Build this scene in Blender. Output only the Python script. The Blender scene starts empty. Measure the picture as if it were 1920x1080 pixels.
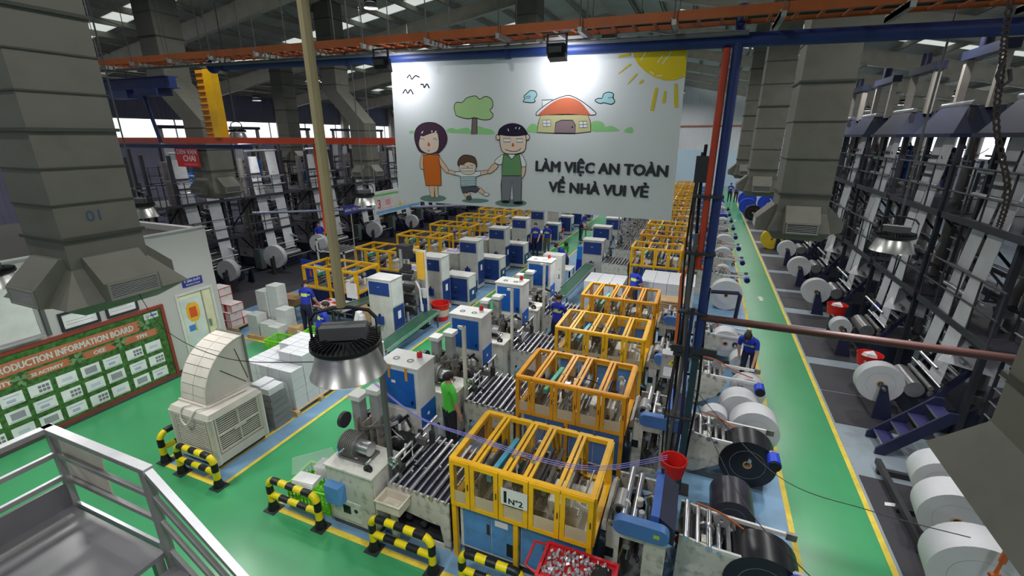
import bpy, math, random
from mathutils import Vector, Matrix
random.seed(7)
S = bpy.context.scene
COL = S.collection
R = math.radians
PI = math.pi

# ---------------------------------------------------------------- camera
cam_d = bpy.data.cameras.new('camera')
cam_d.lens = 16.0
cam_d.sensor_width = 36.0
cam_d.clip_start = 0.05
cam_d.clip_end = 400
cam = bpy.data.objects.new('camera', cam_d)
COL.objects.link(cam)
cam.location = (0, 0, 5.7)
cam.rotation_euler = (R(90 - 18.4), 0, R(22.3))
S.camera = cam

# ---------------------------------------------------------------- world, exposure
W = bpy.data.worlds.new('world')
S.world = W
W.use_nodes = True
wb = W.node_tree.nodes['Background']
wb.inputs['Color'].default_value = (0.92, 0.96, 1.0, 1)
wb.inputs['Strength'].default_value = 2.2
S.view_settings.view_transform = 'Standard'
S.view_settings.look = 'None'
S.view_settings.exposure = 0.0
S.view_settings.gamma = 1.0
S.view_settings.use_curve_mapping = False
S.cycles.use_denoising = True
S.cycles.max_bounces = 6
S.cycles.diffuse_bounces = 3
S.cycles.glossy_bounces = 3
S.cycles.transmission_bounces = 4
S.cycles.transparent_max_bounces = 12
S.cycles.sample_clamp_indirect = 6
S.cycles.caustics_reflective = False
S.cycles.caustics_refractive = False
LAMP_W = 195.0            # watts of every high bay lamp of the hall

# ---------------------------------------------------------------- materials
def lin(c):
    return tuple((v / 255 / 12.92) if v / 255 <= .04045 else ((v / 255 + .055) / 1.055) ** 2.4 for v in c)

MATS = {}
def mat(key, rgb, rough=.5, metal=0.0, var=.10, scale=3.0, dirt=0.0, spec=.4, bump=0.0):
    if key in MATS:
        return MATS[key]
    m = bpy.data.materials.new(key)
    m.use_nodes = True
    nt = m.node_tree
    bs = nt.nodes['Principled BSDF']
    c = lin(rgb)
    bs.inputs['Roughness'].default_value = rough
    bs.inputs['Metallic'].default_value = metal
    bs.inputs['Specular IOR Level'].default_value = spec
    tc = nt.nodes.new('ShaderNodeTexCoord')
    nz = nt.nodes.new('ShaderNodeTexNoise')
    nz.inputs['Scale'].default_value = scale
    nz.inputs['Detail'].default_value = 5
    nt.links.new(tc.outputs['Object'], nz.inputs['Vector'])
    rp = nt.nodes.new('ShaderNodeValToRGB')
    rp.color_ramp.elements[0].position = .3
    rp.color_ramp.elements[1].position = .7
    rp.color_ramp.elements[0].color = (*[v * (1 - var) for v in c], 1)
    rp.color_ramp.elements[1].color = (*[min(1, v * (1 + var)) for v in c], 1)
    nt.links.new(nz.outputs['Fac'], rp.inputs['Fac'])
    last = rp.outputs['Color']
    if dirt > 0:
        n2 = nt.nodes.new('ShaderNodeTexNoise')
        n2.inputs['Scale'].default_value = scale * 2.7
        n2.inputs['Detail'].default_value = 8
        nt.links.new(tc.outputs['Object'], n2.inputs['Vector'])
        r2 = nt.nodes.new('ShaderNodeValToRGB')
        r2.color_ramp.elements[0].position = .52
        r2.color_ramp.elements[1].position = .75
        r2.color_ramp.elements[0].color = (0, 0, 0, 1)
        r2.color_ramp.elements[1].color = (dirt, dirt, dirt, 1)
        nt.links.new(n2.outputs['Fac'], r2.inputs['Fac'])
        mx = nt.nodes.new('ShaderNodeMix')
        mx.data_type = 'RGBA'
        nt.links.new(r2.outputs['Color'], mx.inputs[0])
        nt.links.new(last, mx.inputs[6])
        mx.inputs[7].default_value = (*[v * .35 for v in lin((120, 110, 95))], 1)
        last = mx.outputs[2]
    nt.links.new(last, bs.inputs['Base Color'])
    if bump > 0:
        bp = nt.nodes.new('ShaderNodeBump')
        bp.inputs['Strength'].default_value = bump
        bp.inputs['Distance'].default_value = .02
        n3 = nt.nodes.new('ShaderNodeTexNoise')
        n3.inputs['Scale'].default_value = scale * 8
        nt.links.new(tc.outputs['Object'], n3.inputs['Vector'])
        nt.links.new(n3.outputs['Fac'], bp.inputs['Height'])
        nt.links.new(bp.outputs['Normal'], bs.inputs['Normal'])
    MATS[key] = m
    return m

def glass(key, rgb, alpha, rough=.1):
    if key in MATS:
        return MATS[key]
    m = mat(key, rgb, rough, var=.03)
    m.node_tree.nodes['Principled BSDF'].inputs['Alpha'].default_value = alpha
    return m

def wavy(key, rgb, axis, period, rough=.5, strength=.6, metal=0.0):
    """sheet metal with fine standing ribs"""
    if key in MATS:
        return MATS[key]
    m = mat(key, rgb, rough, metal, var=.06, scale=.6)
    nt = m.node_tree
    bs = nt.nodes['Principled BSDF']
    tc = nt.nodes.new('ShaderNodeTexCoord')
    wv = nt.nodes.new('ShaderNodeTexWave')
    wv.bands_direction = axis
    wv.inputs['Scale'].default_value = .314 / period
    nt.links.new(tc.outputs['Object'], wv.inputs['Vector'])
    bp = nt.nodes.new('ShaderNodeBump')
    bp.inputs['Strength'].default_value = strength
    bp.inputs['Distance'].default_value = .04
    nt.links.new(wv.outputs['Fac'], bp.inputs['Height'])
    nt.links.new(bp.outputs['Normal'], bs.inputs['Normal'])
    return m

def emit(key, rgb, s):
    if key in MATS:
        return MATS[key]
    m = bpy.data.materials.new(key)
    m.use_nodes = True
    nt = m.node_tree
    bs = nt.nodes['Principled BSDF']
    bs.inputs['Base Color'].default_value = (*lin(rgb), 1)
    bs.inputs['Emission Color'].default_value = (*lin(rgb), 1)
    bs.inputs['Emission Strength'].default_value = s
    MATS[key] = m
    return m

WHITE = mat('machine white paint', (214, 214, 206), .45, dirt=.5, scale=2.2)
CREAM = mat('aged cream paint', (196, 194, 182), .5, dirt=.7, scale=3)
OFFW = mat('off white', (208, 209, 207), .55)
BLUE = mat('cobalt panel paint', (28, 92, 178), .4)
NAVY = mat('navy panel paint', (32, 58, 122), .4)
LBLUE = mat('pale blue cabinet paint', (86, 140, 196), .45, dirt=.35, scale=2)
MBLUE = mat('belt cover blue', (70, 112, 172), .45, dirt=.25)
YEL = mat('guard yellow paint', (226, 172, 22), .42, var=.10, scale=2.5, dirt=.15)
ORG = mat('guard amber paint', (214, 148, 26), .42, var=.10, scale=2.5, dirt=.15)
SIGY = mat('signal yellow', (226, 206, 20), .4)
BLACK = mat('black paint', (24, 24, 28), .45)
DARK = mat('dark machinery', (46, 47, 52), .5, dirt=.3)
RUBB = mat('black rubber', (30, 30, 33), .7)
STEEL = mat('bright steel', (200, 202, 206), .28, .9)
DSTEEL = mat('dull steel', (128, 128, 126), .45, .6, dirt=.5)
GREY = mat('mid grey paint', (150, 152, 152), .5)
DGREY = mat('dark grey paint', (86, 88, 90), .5)
DUCT = mat('grey duct sheet', (106, 106, 98), .55, .15, var=.10, scale=1.2, dirt=.25)
DUCTD = mat('duct seam', (66, 68, 62), .6, .1)
RED = mat('red plastic', (206, 40, 36), .4)
REDP = mat('red pipe paint', (176, 62, 38), .45)
ORP = mat('orange steel paint', (178, 92, 46), .55, dirt=.15)
BLUP = mat('deep blue steel paint', (30, 48, 104), .5)
NAVP = mat('ink blue frame paint', (34, 38, 66), .45)
LIME = mat('lime plastic', (112, 206, 40), .45)
CARD = mat('brown card', (176, 146, 108), .8)
WOOD = mat('pallet wood', (190, 164, 122), .8, var=.2, scale=5)
PAPER = mat('white paper', (228, 229, 231), .8)
PAPER2 = mat('film white', (206, 207, 212), .55)
CARTON = mat('white carton', (196, 199, 203), .75, var=.05)
SKIN = mat('skin', (196, 150, 124), .6)
HAIR = mat('black hair', (26, 22, 22), .6)
UNIF = mat('royal blue uniform', (34, 52, 168), .75)
TROU = mat('navy trousers', (28, 32, 58), .8)
GREENS = mat('green shirt', (86, 206, 72), .75)
SCREEN = glass('clear guard pane', (214, 210, 196), .16)

# ---------------------------------------------------------------- mesh builder
class MB:
    def __init__(s):
        s.v = []
        s.f = []
    def add(s, vs, fs):
        o = len(s.v)
        s.v += [tuple(v) for v in vs]
        s.f += [tuple(i + o for i in f) for f in fs]
        return s
    def bx(s, x0, x1, y0, y1, z0, z1):
        return s.add([(x0, y0, z0), (x1, y0, z0), (x1, y1, z0), (x0, y1, z0), (x0, y0, z1), (x1, y0, z1), (x1, y1, z1), (x0, y1, z1)],
                     [(3, 2, 1, 0), (4, 5, 6, 7), (0, 1, 5, 4), (1, 2, 6, 5), (2, 3, 7, 6), (3, 0, 4, 7)])
    def hexa(s, b, t):
        """four bottom points, four top points"""
        return s.add(list(b) + list(t), [(3, 2, 1, 0), (4, 5, 6, 7), (0, 1, 5, 4), (1, 2, 6, 5), (2, 3, 7, 6), (3, 0, 4, 7)])
    def bar(s, p, q, w, h=None, up=(0, 0, 1)):
        p, q = Vector(p), Vector(q)
        h = w if h is None else h
        d = (q - p).normalized()
        u = Vector(up)
        if abs(d.dot(u)) > .98:
            u = Vector((1, 0, 0))
        a = d.cross(u).normalized() * (w / 2)
        b = a.cross(d).normalized() * (h / 2)
        return s.hexa([p - a - b, p + a - b, p + a + b, p - a + b], [q - a - b, q + a - b, q + a + b, q - a + b])
    def cyl(s, p, q, r, n=12, r2=None, caps=True):
        p, q = Vector(p), Vector(q)
        r2 = r if r2 is None else r2
        d = (q - p).normalized()
        u = Vector((0, 0, 1)) if abs(d.z) < .95 else Vector((1, 0, 0))
        a = d.cross(u).normalized()
        b = d.cross(a)
        vs = []
        for c, rr in ((p, r), (q, r2)):
            for i in range(n):
                t = 2 * PI * i / n
                vs.append(c + a * math.cos(t) * rr + b * math.sin(t) * rr)
        fs = [(i, (i + 1) % n, n + (i + 1) % n, n + i) for i in range(n)]
        if caps:
            fs += [tuple(range(n - 1, -1, -1)), tuple(range(n, 2 * n))]
        return s.add(vs, fs)
    def ring(s, p, q, r, ri, n=24):
        """thick hollow disc from p to q"""
        p, q = Vector(p), Vector(q)
        d = (q - p).normalized()
        u = Vector((0, 0, 1)) if abs(d.z) < .95 else Vector((1, 0, 0))
        a = d.cross(u).normalized()
        b = d.cross(a)
        vs = []
        for c, rr in ((p, r), (q, r), (q, ri), (p, ri)):
            for i in range(n):
                t = 2 * PI * i / n
                vs.append(c + a * math.cos(t) * rr + b * math.sin(t) * rr)
        fs = []
        for k in range(4):
            k2 = (k + 1) % 4
            fs += [(k * n + i, k * n + (i + 1) % n, k2 * n + (i + 1) % n, k2 * n + i) for i in range(n)]
        return s.add(vs, fs)
    def tube(s, pts, r, n=8):
        pts = [Vector(p) for p in pts]
        m = len(pts)
        vs = []
        prev = None
        for i, p in enumerate(pts):
            d = (pts[min(i + 1, m - 1)] - pts[max(i - 1, 0)]).normalized()
            if prev is None:
                u = Vector((0, 0, 1)) if abs(d.z) < .9 else Vector((1, 0, 0))
                a = d.cross(u).normalized()
            else:
                a = (prev - d * prev.dot(d)).normalized()
            prev = a
            b = d.cross(a)
            rr = r[i] if isinstance(r, (list, tuple)) else r
            vs += [p + a * math.cos(2 * PI * k / n) * rr + b * math.sin(2 * PI * k / n) * rr for k in range(n)]
        fs = [(i * n + k, i * n + (k + 1) % n, (i + 1) * n + (k + 1) % n, (i + 1) * n + k) for i in range(m - 1) for k in range(n)]
        fs += [tuple(range(n - 1, -1, -1)), tuple(range((m - 1) * n, m * n))]
        return s.add(vs, fs)
    def prism(s, poly, ax, a, b):
        """polygon extruded along one axis from a to b; poly in the two other axes (xyz order)"""
        n = len(poly)
        def P(p, t):
            return {'x': (t, p[0], p[1]), 'y': (p[0], t, p[1]), 'z': (p[0], p[1], t)}[ax]
        vs = [P(p, a) for p in poly] + [P(p, b) for p in poly]
        fs = [tuple(range(n - 1, -1, -1)), tuple(range(n, 2 * n))] + [(i, (i + 1) % n, n + (i + 1) % n, n + i) for i in range(n)]
        return s.add(vs, fs)
    def lathe(s, prof, c=(0, 0, 0), n=24):
        vs = []
        for r, z in prof:
            vs += [(c[0] + r * math.cos(2 * PI * k / n), c[1] + r * math.sin(2 * PI * k / n), c[2] + z) for k in range(n)]
        fs = [(i * n + k, i * n + (k + 1) % n, (i + 1) * n + (k + 1) % n, (i + 1) * n + k) for i in range(len(prof) - 1) for k in range(n)]
        return s.add(vs, fs)
    def rect(s, x0, x1, z0, z1, y0, y1, w):
        """picture-frame of four bars lying in the xz plane"""
        s.bx(x0, x1, y0, y1, z0, z0 + w)
        s.bx(x0, x1, y0, y1, z1 - w, z1)
        s.bx(x0, x0 + w, y0, y1, z0 + w, z1 - w)
        return s.bx(x1 - w, x1, y0, y1, z0 + w, z1 - w)
    def recty(s, y0, y1, z0, z1, x0, x1, w):
        s.bx(x0, x1, y0, y1, z0, z0 + w)
        s.bx(x0, x1, y0, y1, z1 - w, z1)
        s.bx(x0, x1, y0, y0 + w, z0 + w, z1 - w)
        return s.bx(x0, x1, y1 - w, y1, z0 + w, z1 - w)
    def rectz(s, x0, x1, y0, y1, z0, z1, w):
        s.bx(x0, x1, y0, y0 + w, z0, z1)
        s.bx(x0, x1, y1 - w, y1, z0, z1)
        s.bx(x0, x0 + w, y0 + w, y1 - w, z0, z1)
        return s.bx(x1 - w, x1, y0 + w, y1 - w, z0, z1)
    def mesh(s, name, m, smooth=True):
        me = bpy.data.meshes.new(name)
        me.from_pydata(s.v, [], s.f)
        me.update()
        if m is not None:
            me.materials.append(m)
        if smooth:
            me.polygons.foreach_set('use_smooth', [True] * len(me.polygons))
            me.set_sharp_from_angle(angle=R(38))
        return me

def tag(o, label=None, cat=None, group=None, kind=None):
    if label:
        o['label'] = label
    if cat:
        o['category'] = cat
    if group:
        o['group'] = group
    if kind:
        o['kind'] = kind
    return o
def thing(name, label, cat, loc=(0, 0, 0), rz=0, group=None):
    o = bpy.data.objects.new(name, None)
    o.empty_display_size = .1
    COL.objects.link(o)
    o.location = loc
    o.rotation_euler = (0, 0, rz)
    return tag(o, label, cat, group)
def part(name, mb, m, parent, label=None, smooth=True, kind=None):
    me = mb if isinstance(mb, bpy.types.Mesh) else mb.mesh(name, m, smooth)
    o = bpy.data.objects.new(name, me)
    COL.objects.link(o)
    o.parent = parent
    return tag(o, label, None, None, kind)
def solo(name, mb, m, label, cat, loc=(0, 0, 0), rz=0, group=None):
    me = mb if isinstance(mb, bpy.types.Mesh) else mb.mesh(name, m)
    o = bpy.data.objects.new(name, me)
    COL.objects.link(o)
    o.location = loc
    o.rotation_euler = (0, 0, rz)
    return tag(o, label, cat, group)
def struct(name, mb, m, label=None, cat=None, loc=(0, 0, 0)):
    o = bpy.data.objects.new(name, mb.mesh(name, m))
    COL.objects.link(o)
    o.location = loc
    return tag(o, label, cat, None, 'structure')
def kids(o):
    return [c for c in bpy.data.objects if c.parent == o]
KIDS = {}
def tree(o):
    """remember the children of a finished thing, so copies need no search"""
    return (o, [tree(c) for c in o.children])
def copy_tree(t, parent=None, loc=None, rz=None, label=None, group=None, skip=()):
    o, ch = t
    c = o.copy()
    COL.objects.link(c)
    if parent is not None:
        c.parent = parent
    if loc is not None:
        c.location = loc
    if rz is not None:
        c.rotation_euler = (0, 0, rz)
    if label:
        c['label'] = label
    if group:
        c['group'] = group
    for k in ch:
        if k[0].name.split('.')[0] not in skip:
            copy_tree(k, c)
    return c
def text(name, body, size, m, parent, loc, rot, depth=.002, bold=0.0, align='LEFT', width=None):
    cu = bpy.data.curves.new(name, 'FONT')
    cu.body = body
    cu.size = size
    cu.extrude = depth
    cu.align_x = align
    cu.resolution_u = 2
    o = bpy.data.objects.new(name, cu)
    COL.objects.link(o)
    bpy.context.view_layer.update()
    me = bpy.data.meshes.new_from_object(o)
    bpy.data.objects.remove(o)
    if width:
        xs = [v.co.x for v in me.vertices]
        k = width / (max(xs) - min(xs))
        for v in me.vertices:
            v.co.x *= k
    if bold:
        b = MB()
        vs = [v.co.copy() for v in me.vertices]
        fs = [tuple(p.vertices) for p in me.polygons]
        for q in range(6):
            a = 2 * PI * q / 6
            b.add([(v.x + math.cos(a) * bold, v.y + math.sin(a) * bold * .7, v.z + q * .00002) for v in vs], fs)
        me = b.mesh(name, m, False)
    me.materials.clear()
    me.materials.append(m)
    t = bpy.data.objects.new(name, me)
    COL.objects.link(t)
    t.parent = parent
    t.location = loc
    t.rotation_euler = rot
    return t
ORD = ['nearest', 'second', 'third', 'fourth', 'fifth', 'sixth', 'seventh', 'eighth', 'ninth', 'tenth', 'eleventh', 'twelfth', 'thirteenth', 'fourteenth', 'fifteenth', 'sixteenth']
def smooth_path(pts, k=6, closed=False):
    n = len(pts)
    out = []
    rng = n if closed else n - 1
    for i in range(rng):
        def g(j):
            return Vector(pts[j % n]) if closed else Vector(pts[max(0, min(n - 1, j))])
        a, b, c, d = g(i - 1), g(i), g(i + 1), g(i + 2)
        for s in range(k):
            t = s / k
            out.append(.5 * ((2 * b) + (c - a) * t + (2 * a - 5 * b + 4 * c - d) * t * t + (3 * b - a - 3 * c + d) * t ** 3))
    if not closed:
        out.append(Vector(pts[-1]))
    return out

# ================================================================ the hall
XL, XR, YB, YF = -31.0, 16.0, -8.0, 62.0
RIDGE_X, RIDGE_Z = -6.0, 12.3
def roof_z(x):
    return RIDGE_Z - (.150 * (RIDGE_X - x) if x < RIDGE_X else .200 * (x - RIDGE_X))

CONC = mat('grey blue concrete', (138, 150, 160), .45, var=.12, scale=.8, dirt=.35)
GREENF = mat('green epoxy floor', (62, 150, 98), .28, var=.10, scale=.5, spec=.55, bump=.05)
BLUEF = mat('light blue epoxy floor', (118, 156, 188), .35, var=.10, scale=.7, dirt=.3)
YELF = mat('yellow floor line', (222, 196, 70), .45, var=.12, scale=4, dirt=.25)
OFFICE = mat('office wall paint', (186, 185, 184), .6, var=.03, scale=.6)
floor = struct('floor', MB().bx(XL, XR, YB, YF, -.2, 0), CONC, 'painted concrete factory floor in green, blue and yellow', 'floor')
def paint(name, rects, m, z=.004):
    for r in rects:
        part(name, MB().bx(*r, 0, z), m, floor)
paint('blue_paint', [(-5.73, 1.85, 4.02, 50), (-8.58, -7.06, 4.02, 8.42), (-17, -7.06, 8.5, 50)], BLUEF)
paint('green_paint', [(-11.6, 3.05, YB, 3.93), (-11.6, -8.65, 3.93, 8.42), (-6.99, -5.80, 3.93, 50), (1.93, 3.05, 3.93, 58)], GREENF)
paint('yellow_line', [(-8.65, -6.99, 3.93, 4.02), (-5.80, 1.85, 3.93, 4.02), (-7.06, -6.99, 4.02, 50), (-5.80, -5.73, 4.02, 50), (-8.65, -8.58, 4.02, 8.42),
                      (-7.50, -7.43, 4.02, 8.42), (1.85, 1.93, 3.93, 58), (3.05, 3.13, YB, 58), (-12.9, -7.06, 8.42, 8.5)], YELF, .006)
arrow = MB().prism([(-.06, -.22), (.06, -.22), (.06, .02), (.14, .02), (0, .24), (-.14, .02), (-.06, .02)], 'z', .004, .007)
for k, (ax, ay) in enumerate(((2.5, 18.2), (2.45, 36), (2.3, 27.5))):
    a = part('direction_arrow', arrow, OFFW, floor)
    a.location = (ax, ay, 0)
    a.scale = (1.0, 1.2, 1)

# outer walls
PURP = wavy('violet grey wall sheet', (132, 131, 156), 'Y', .25)
FARW = wavy('pale ribbed wall sheet', (206, 208, 210), 'X', .30)
PALEB = mat('pale blue wall paint', (186, 208, 222), .6, var=.04, scale=.4)
wl = MB().bx(XL - .15, XL, YB, YF, 0, 5.5)
wl.bx(XL - .15, XL, YB, YF, 6.75, roof_z(XL))
wall_left = struct('wall_left', wl, PURP, 'violet grey sheet wall with a window band', 'wall')
for k in range(11):
    part('pilaster', MB().bx(XL, XL + .35, YB + .6 + 7 * k, YB + 1.3 + 7 * k, 0, roof_z(XL) - .05), mat('pilaster paint', (190, 180, 168), .6), wall_left)
GLZ = glass('window glass', (235, 242, 250), .10, .05)
def window_band(name, x, z0, z1, label):
    f = MB()
    f.bx(x - .05, x + .05, YB, YF, z0, z0 + .06).bx(x - .05, x + .05, YB, YF, z1 - .06, z1)
    w = struct(name, f, GREY, label, 'window')
    y = YB
    while y < YF - 1:
        part('mullion', MB().bx(x - .04, x + .04, y, y + .06, z0 + .06, z1 - .06), GREY, w)
        part('pane', MB().bx(x - .008, x + .008, y + .06, y + 3.5, z0 + .06, z1 - .06), GLZ, w)
        y += 3.5
window_band('window_1', XL - .07, 5.5, 6.75, 'bright band of windows high in the left wall')
wr = MB().bx(XR, XR + .15, YB, YF, 0, 4.3)
wr.bx(XR, XR + .15, YB, YF, 6.3, roof_z(XR))
struct('wall_right', wr, wavy('right wall sheet', (150, 156, 170), 'Y', .25), 'grey sheet wall behind the film towers', 'wall')
window_band('window_2', XR + .07, 4.3, 6.3, 'bright band of windows behind the film towers')
wf = MB().bx(XL, XR, YF, YF + .15, 4.2, 12.4)
struct('wall_far', wf, FARW, 'pale ribbed end wall of the hall', 'wall')
struct('wall_far_base', MB().bx(XL, XR, YF - .1, YF + .1, 0, 4.2), PALEB, 'pale blue painted lower part of the end wall', 'wall')
struct('wall_back', MB().bx(XL, XR, YB - .15, YB, 0, 12.4), PURP, 'sheet wall behind the viewpoint', 'wall')
solo('wall_pipe', MB().cyl((XL, YF - .15, 6.9), (XR, YF - .15, 6.9), .07, 8), ORP, 'thin orange pipe running along the far ribbed wall', 'pipe')

# roof
ROOF = wavy('grey green roof sheet', (176, 177, 164), 'Y', .33, .6, .5)
SKYL = bpy.data.materials.new('translucent roof sheet')
SKYL.use_nodes = True
nt = SKYL.node_tree
nt.nodes.remove(nt.nodes['Principled BSDF'])
tr = nt.nodes.new('ShaderNodeBsdfTranslucent')
tr.inputs['Color'].default_value = (.55, .56, .53, 1)
nt.links.new(tr.outputs[0], nt.nodes['Material Output'].inputs['Surface'])
def slope(x0, x1, y0, y1, t=.04):
    a, b = roof_z(x0), roof_z(x1)
    return MB().hexa([(x0, y0, a), (x1, y0, b), (x1, y1, b), (x0, y1, a)], [(x0, y0, a + t), (x1, y0, b + t), (x1, y1, b + t), (x0, y1, a + t)])
rf = MB()
lights_y = []
for k in range(10):
    y0 = YB + 7 * k
    for xa, xb in ((XL, RIDGE_X), (RIDGE_X, XR)):
        t = slope(xa, xb, y0, y0 + 6.1)
        rf.add(t.v, t.f)
        for q0, q1 in ((0, .18), (.82, 1)):
            t = slope(xa + (xb - xa) * q0, xa + (xb - xa) * q1, y0 + 6.1, y0 + 7)
            rf.add(t.v, t.f)
ceiling = struct('ceiling', rf, ROOF, 'grey green sheet roof on steel rafters and purlins', 'roof')
for k in range(10):
    y0 = YB + 7 * k
    for xa, xb in ((XL, RIDGE_X), (RIDGE_X, XR)):
        part('skylight', slope(xa + (xb - xa) * .18, xa + (xb - xa) * .82, y0 + 6.1, y0 + 7), SKYL, ceiling)
PURL = mat('purlin paint', (150, 148, 138), .6)
RAFT = mat('rafter paint', (176, 170, 158), .6)
x = XL + .7
while x < XR:
    if abs(x - RIDGE_X) > .4:
        zt = roof_z(x) - .03
        part('purlin', MB().bx(x - .035, x + .035, YB, YF, zt - .22, zt).bx(x, x + .09, YB, YF, zt - .22, zt - .20), PURL, ceiling)
    x += 1.45
for k in range(11):
    y = YB + .95 + 7 * k
    if y > YF:
        break
    for xa, xb in ((XL, RIDGE_X), (XR, RIDGE_X)):
        za, zb = roof_z(xa) - .25, roof_z(xb) - .25
        da, db = .75, .55
        r = MB().prism([(xa, za), (xb, zb), (xb, zb - db), (xa, za - da)], 'y', y - .012, y + .012)
        part('rafter', r, RAFT, ceiling)
        fl = MB().hexa([(xa, y - .12, za - da - .02), (xb, y - .12, zb - db - .02), (xb, y + .12, zb - db - .02), (xa, y + .12, za - da - .02)],
                       [(xa, y - .12, za - da), (xb, y - .12, zb - db), (xb, y + .12, zb - db), (xa, y + .12, za - da)])
        part('rafter_flange', fl, mat('flange paint', (176, 172, 162), .6), ceiling)
for k in range(14):   # bracing rods under the purlins
    xa = -26 + 3.1 * k
    part('tie_rod', MB().cyl((xa, 3.0, roof_z(xa) - .3), (xa + 2.6, 9.8, roof_z(xa + 2.6) - .3), .015, 6), DGREY, ceiling)
    part('tie_rod', MB().cyl((xa + 2.6, 10.0, roof_z(xa + 2.6) - .3), (xa, 16.8, roof_z(xa) - .3), .015, 6), DGREY, ceiling)

# office block along the left
wo = MB().bx(-11.75, -11.6, YB, 6.56, 0, 3.5).bx(-11.75, -11.6, 7.5, 7.65, 0, 3.5).bx(-11.75, -11.6, 6.56, 7.5, 2.02, 3.5)
struct('wall_office', wo, OFFICE, 'white office wall with a notice board and a door', 'wall')
struct('wall_office_end', MB().bx(-18, -11.75, 7.5, 7.65, 0, 3.5), OFFICE, 'white end wall of the office block', 'wall')
struct('ceiling_office', MB().bx(-18, -11.75, YB, 7.5, 3.25, 3.35), mat('dark office roof', (58, 58, 56), .7), 'dark flat roof of the office block', 'roof')
struct('trim_1', MB().bx(-11.76, -11.56, YB, 7.68, 3.5, 3.54), GREY, 'grey capping along the top of the office wall', 'trim')
struct('baseboard_office', MB().bx(-11.6, -11.5, YB, 7.6, 0, .06).bx(-11.6, -11.57, YB, 7.6, .06, .12), mat('dark skirting', (70, 72, 72), .5), 'dark ledge at the foot of the office wall', 'baseboard')

# ================================================================ lamps
ALU = mat('spun aluminium', (190, 190, 188), .32, .85, var=.04)
LENS = emit('lamp lens', (244, 248, 255), 9)
def make_lamp(name, label):
    t = thing(name, label, 'lamp')
    part('reflector', MB().lathe([(.17, .17), (.19, .13), (.235, 0), (.240, -.004), (.232, 0), (.186, .13), (.166, .168), (.17, .17)], n=32), ALU, t)
    hs = MB().lathe([(0, .175), (.21, .175), (.218, .185), (.218, .205), (.13, .225), (0, .225)], n=32)
    for k in range(40):
        a = 2 * PI * k / 40
        c, s_ = math.cos(a), math.sin(a)
        hs.bar((.11 * c, .11 * s_, .232), (.212 * c, .212 * s_, .218), .006, .03)
    part('heat_sink', hs, BLACK, t)
    d = part('driver_box', MB().bx(-.14, .14, -.055, .055, .235, .32), DGREY, t)
    part('end_cap', MB().bx(-.15, -.14, -.05, .05, .24, .315), BLACK, d)
    b = MB().bar((-.2, 0, .20), (-.2, 0, .36), .03, .008).bar((.2, 0, .20), (.2, 0, .36), .03, .008)
    b.tube([(-.2, 0, .36), (-.16, 0, .41), (-.05, 0, .435), (.05, 0, .435), (.16, 0, .41), (.2, 0, .36)], .012, 6)
    part('bracket', b, BLACK, t)
    part('lens', MB().cyl((0, 0, .09), (0, 0, .10), .16, 24), LENS, t)
    return t
def lamp_light(t, watts, size=.34):
    ld = bpy.data.lights.new('lamp_light', 'AREA')
    ld.shape = 'DISK'
    ld.size = size
    ld.energy = watts
    ld.color = (1.0, .985, .96)
    lo = bpy.data.objects.new('lamp_light', ld)
    COL.objects.link(lo)
    lo.parent = t
    lo.location = (0, 0, .06)
lamp0 = make_lamp('high_bay_lamp', 'large spun metal high bay lamp hanging nearest, on a beige pole')
lt = tree(lamp0)
def place_lamp(loc, label, watts, drop, rz=0, wire=.012, m=None, s=1.0, first=[True], group=None):
    if first[0]:
        o = lamp0
        first[0] = False
        o.location = loc
        o.rotation_euler = (0, 0, rz)
        o['label'] = label
    else:
        o = copy_tree(lt, loc=loc, rz=rz, label=label)
    if group:
        o['group'] = group
    o.scale = (s, s, s)
    part('suspension', MB().cyl((0, 0, .44), (0, 0, drop / s), wire, 8), m or DGREY, o)
    if watts:
        lamp_light(o, watts)
    return o
BEIGE = mat('beige conduit', (168, 152, 116), .5)
place_lamp((-1.98, 2.04, 4.26), 'large aluminium high bay lamp hanging nearest, on a thick beige pole', 60, 6.9, R(30), .030, BEIGE)
place_lamp((2.37, 7.2, 4.30), 'high bay lamp hanging over the right aisle before the film towers', 55, 6.0, R(-20))
place_lamp((-6.85, 8.15, 4.28), 'high bay lamp beside the white advertising panel left of the banner', 100, 7.6, R(50))
place_lamp((-9.07, 4.95, 4.36), 'high bay lamp half hidden behind the near left duct', 60, 7.2, R(10))
place_lamp((-8.3, 2.66, 3.86), 'high bay lamp cut by the left edge of the picture', 50, 7.6, R(0))
place_lamp((-3.15, 12.6, 4.05), 'high bay lamp showing just under the bottom edge of the banner', 100, 7.3, R(25))
place_lamp((-17.3, 13.5, 5.6), 'dark high bay lamp hanging before the far left windows', 60, 4.75, R(0), s=1.5)
n = 0
for yy in (-6, 1, 8, 15, 22, 29, 36, 43, 50, 57):  # first row, unseen behind the camera, is added to light faces turned to it
    for xx in (-26, -20.5, -11.5, -3.2, 4.6, 10.5):
        if yy == 1 and xx == -3.2:
            xx = -2.6
        zz = roof_z(xx) - 1.5
        n += 1
        place_lamp((xx, yy, zz), f'small high bay lamp high under the roof, {ORD[(-26, -20.5, -11.5, -3.2, -2.6, 4.6, 10.5).index(xx)].replace("nearest", "first")} row from left, {ORD[yy // 7 + 1]} in depth', LAMP_W * {-26: .35, -20.5: .45, -11.5: .8, -3.2: 1.15, -2.6: .9, 4.6: .75, 10.5: .3}[xx], roof_z(xx) - zz - .25, R(17 * n), group='lamps high under the roof')

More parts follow.
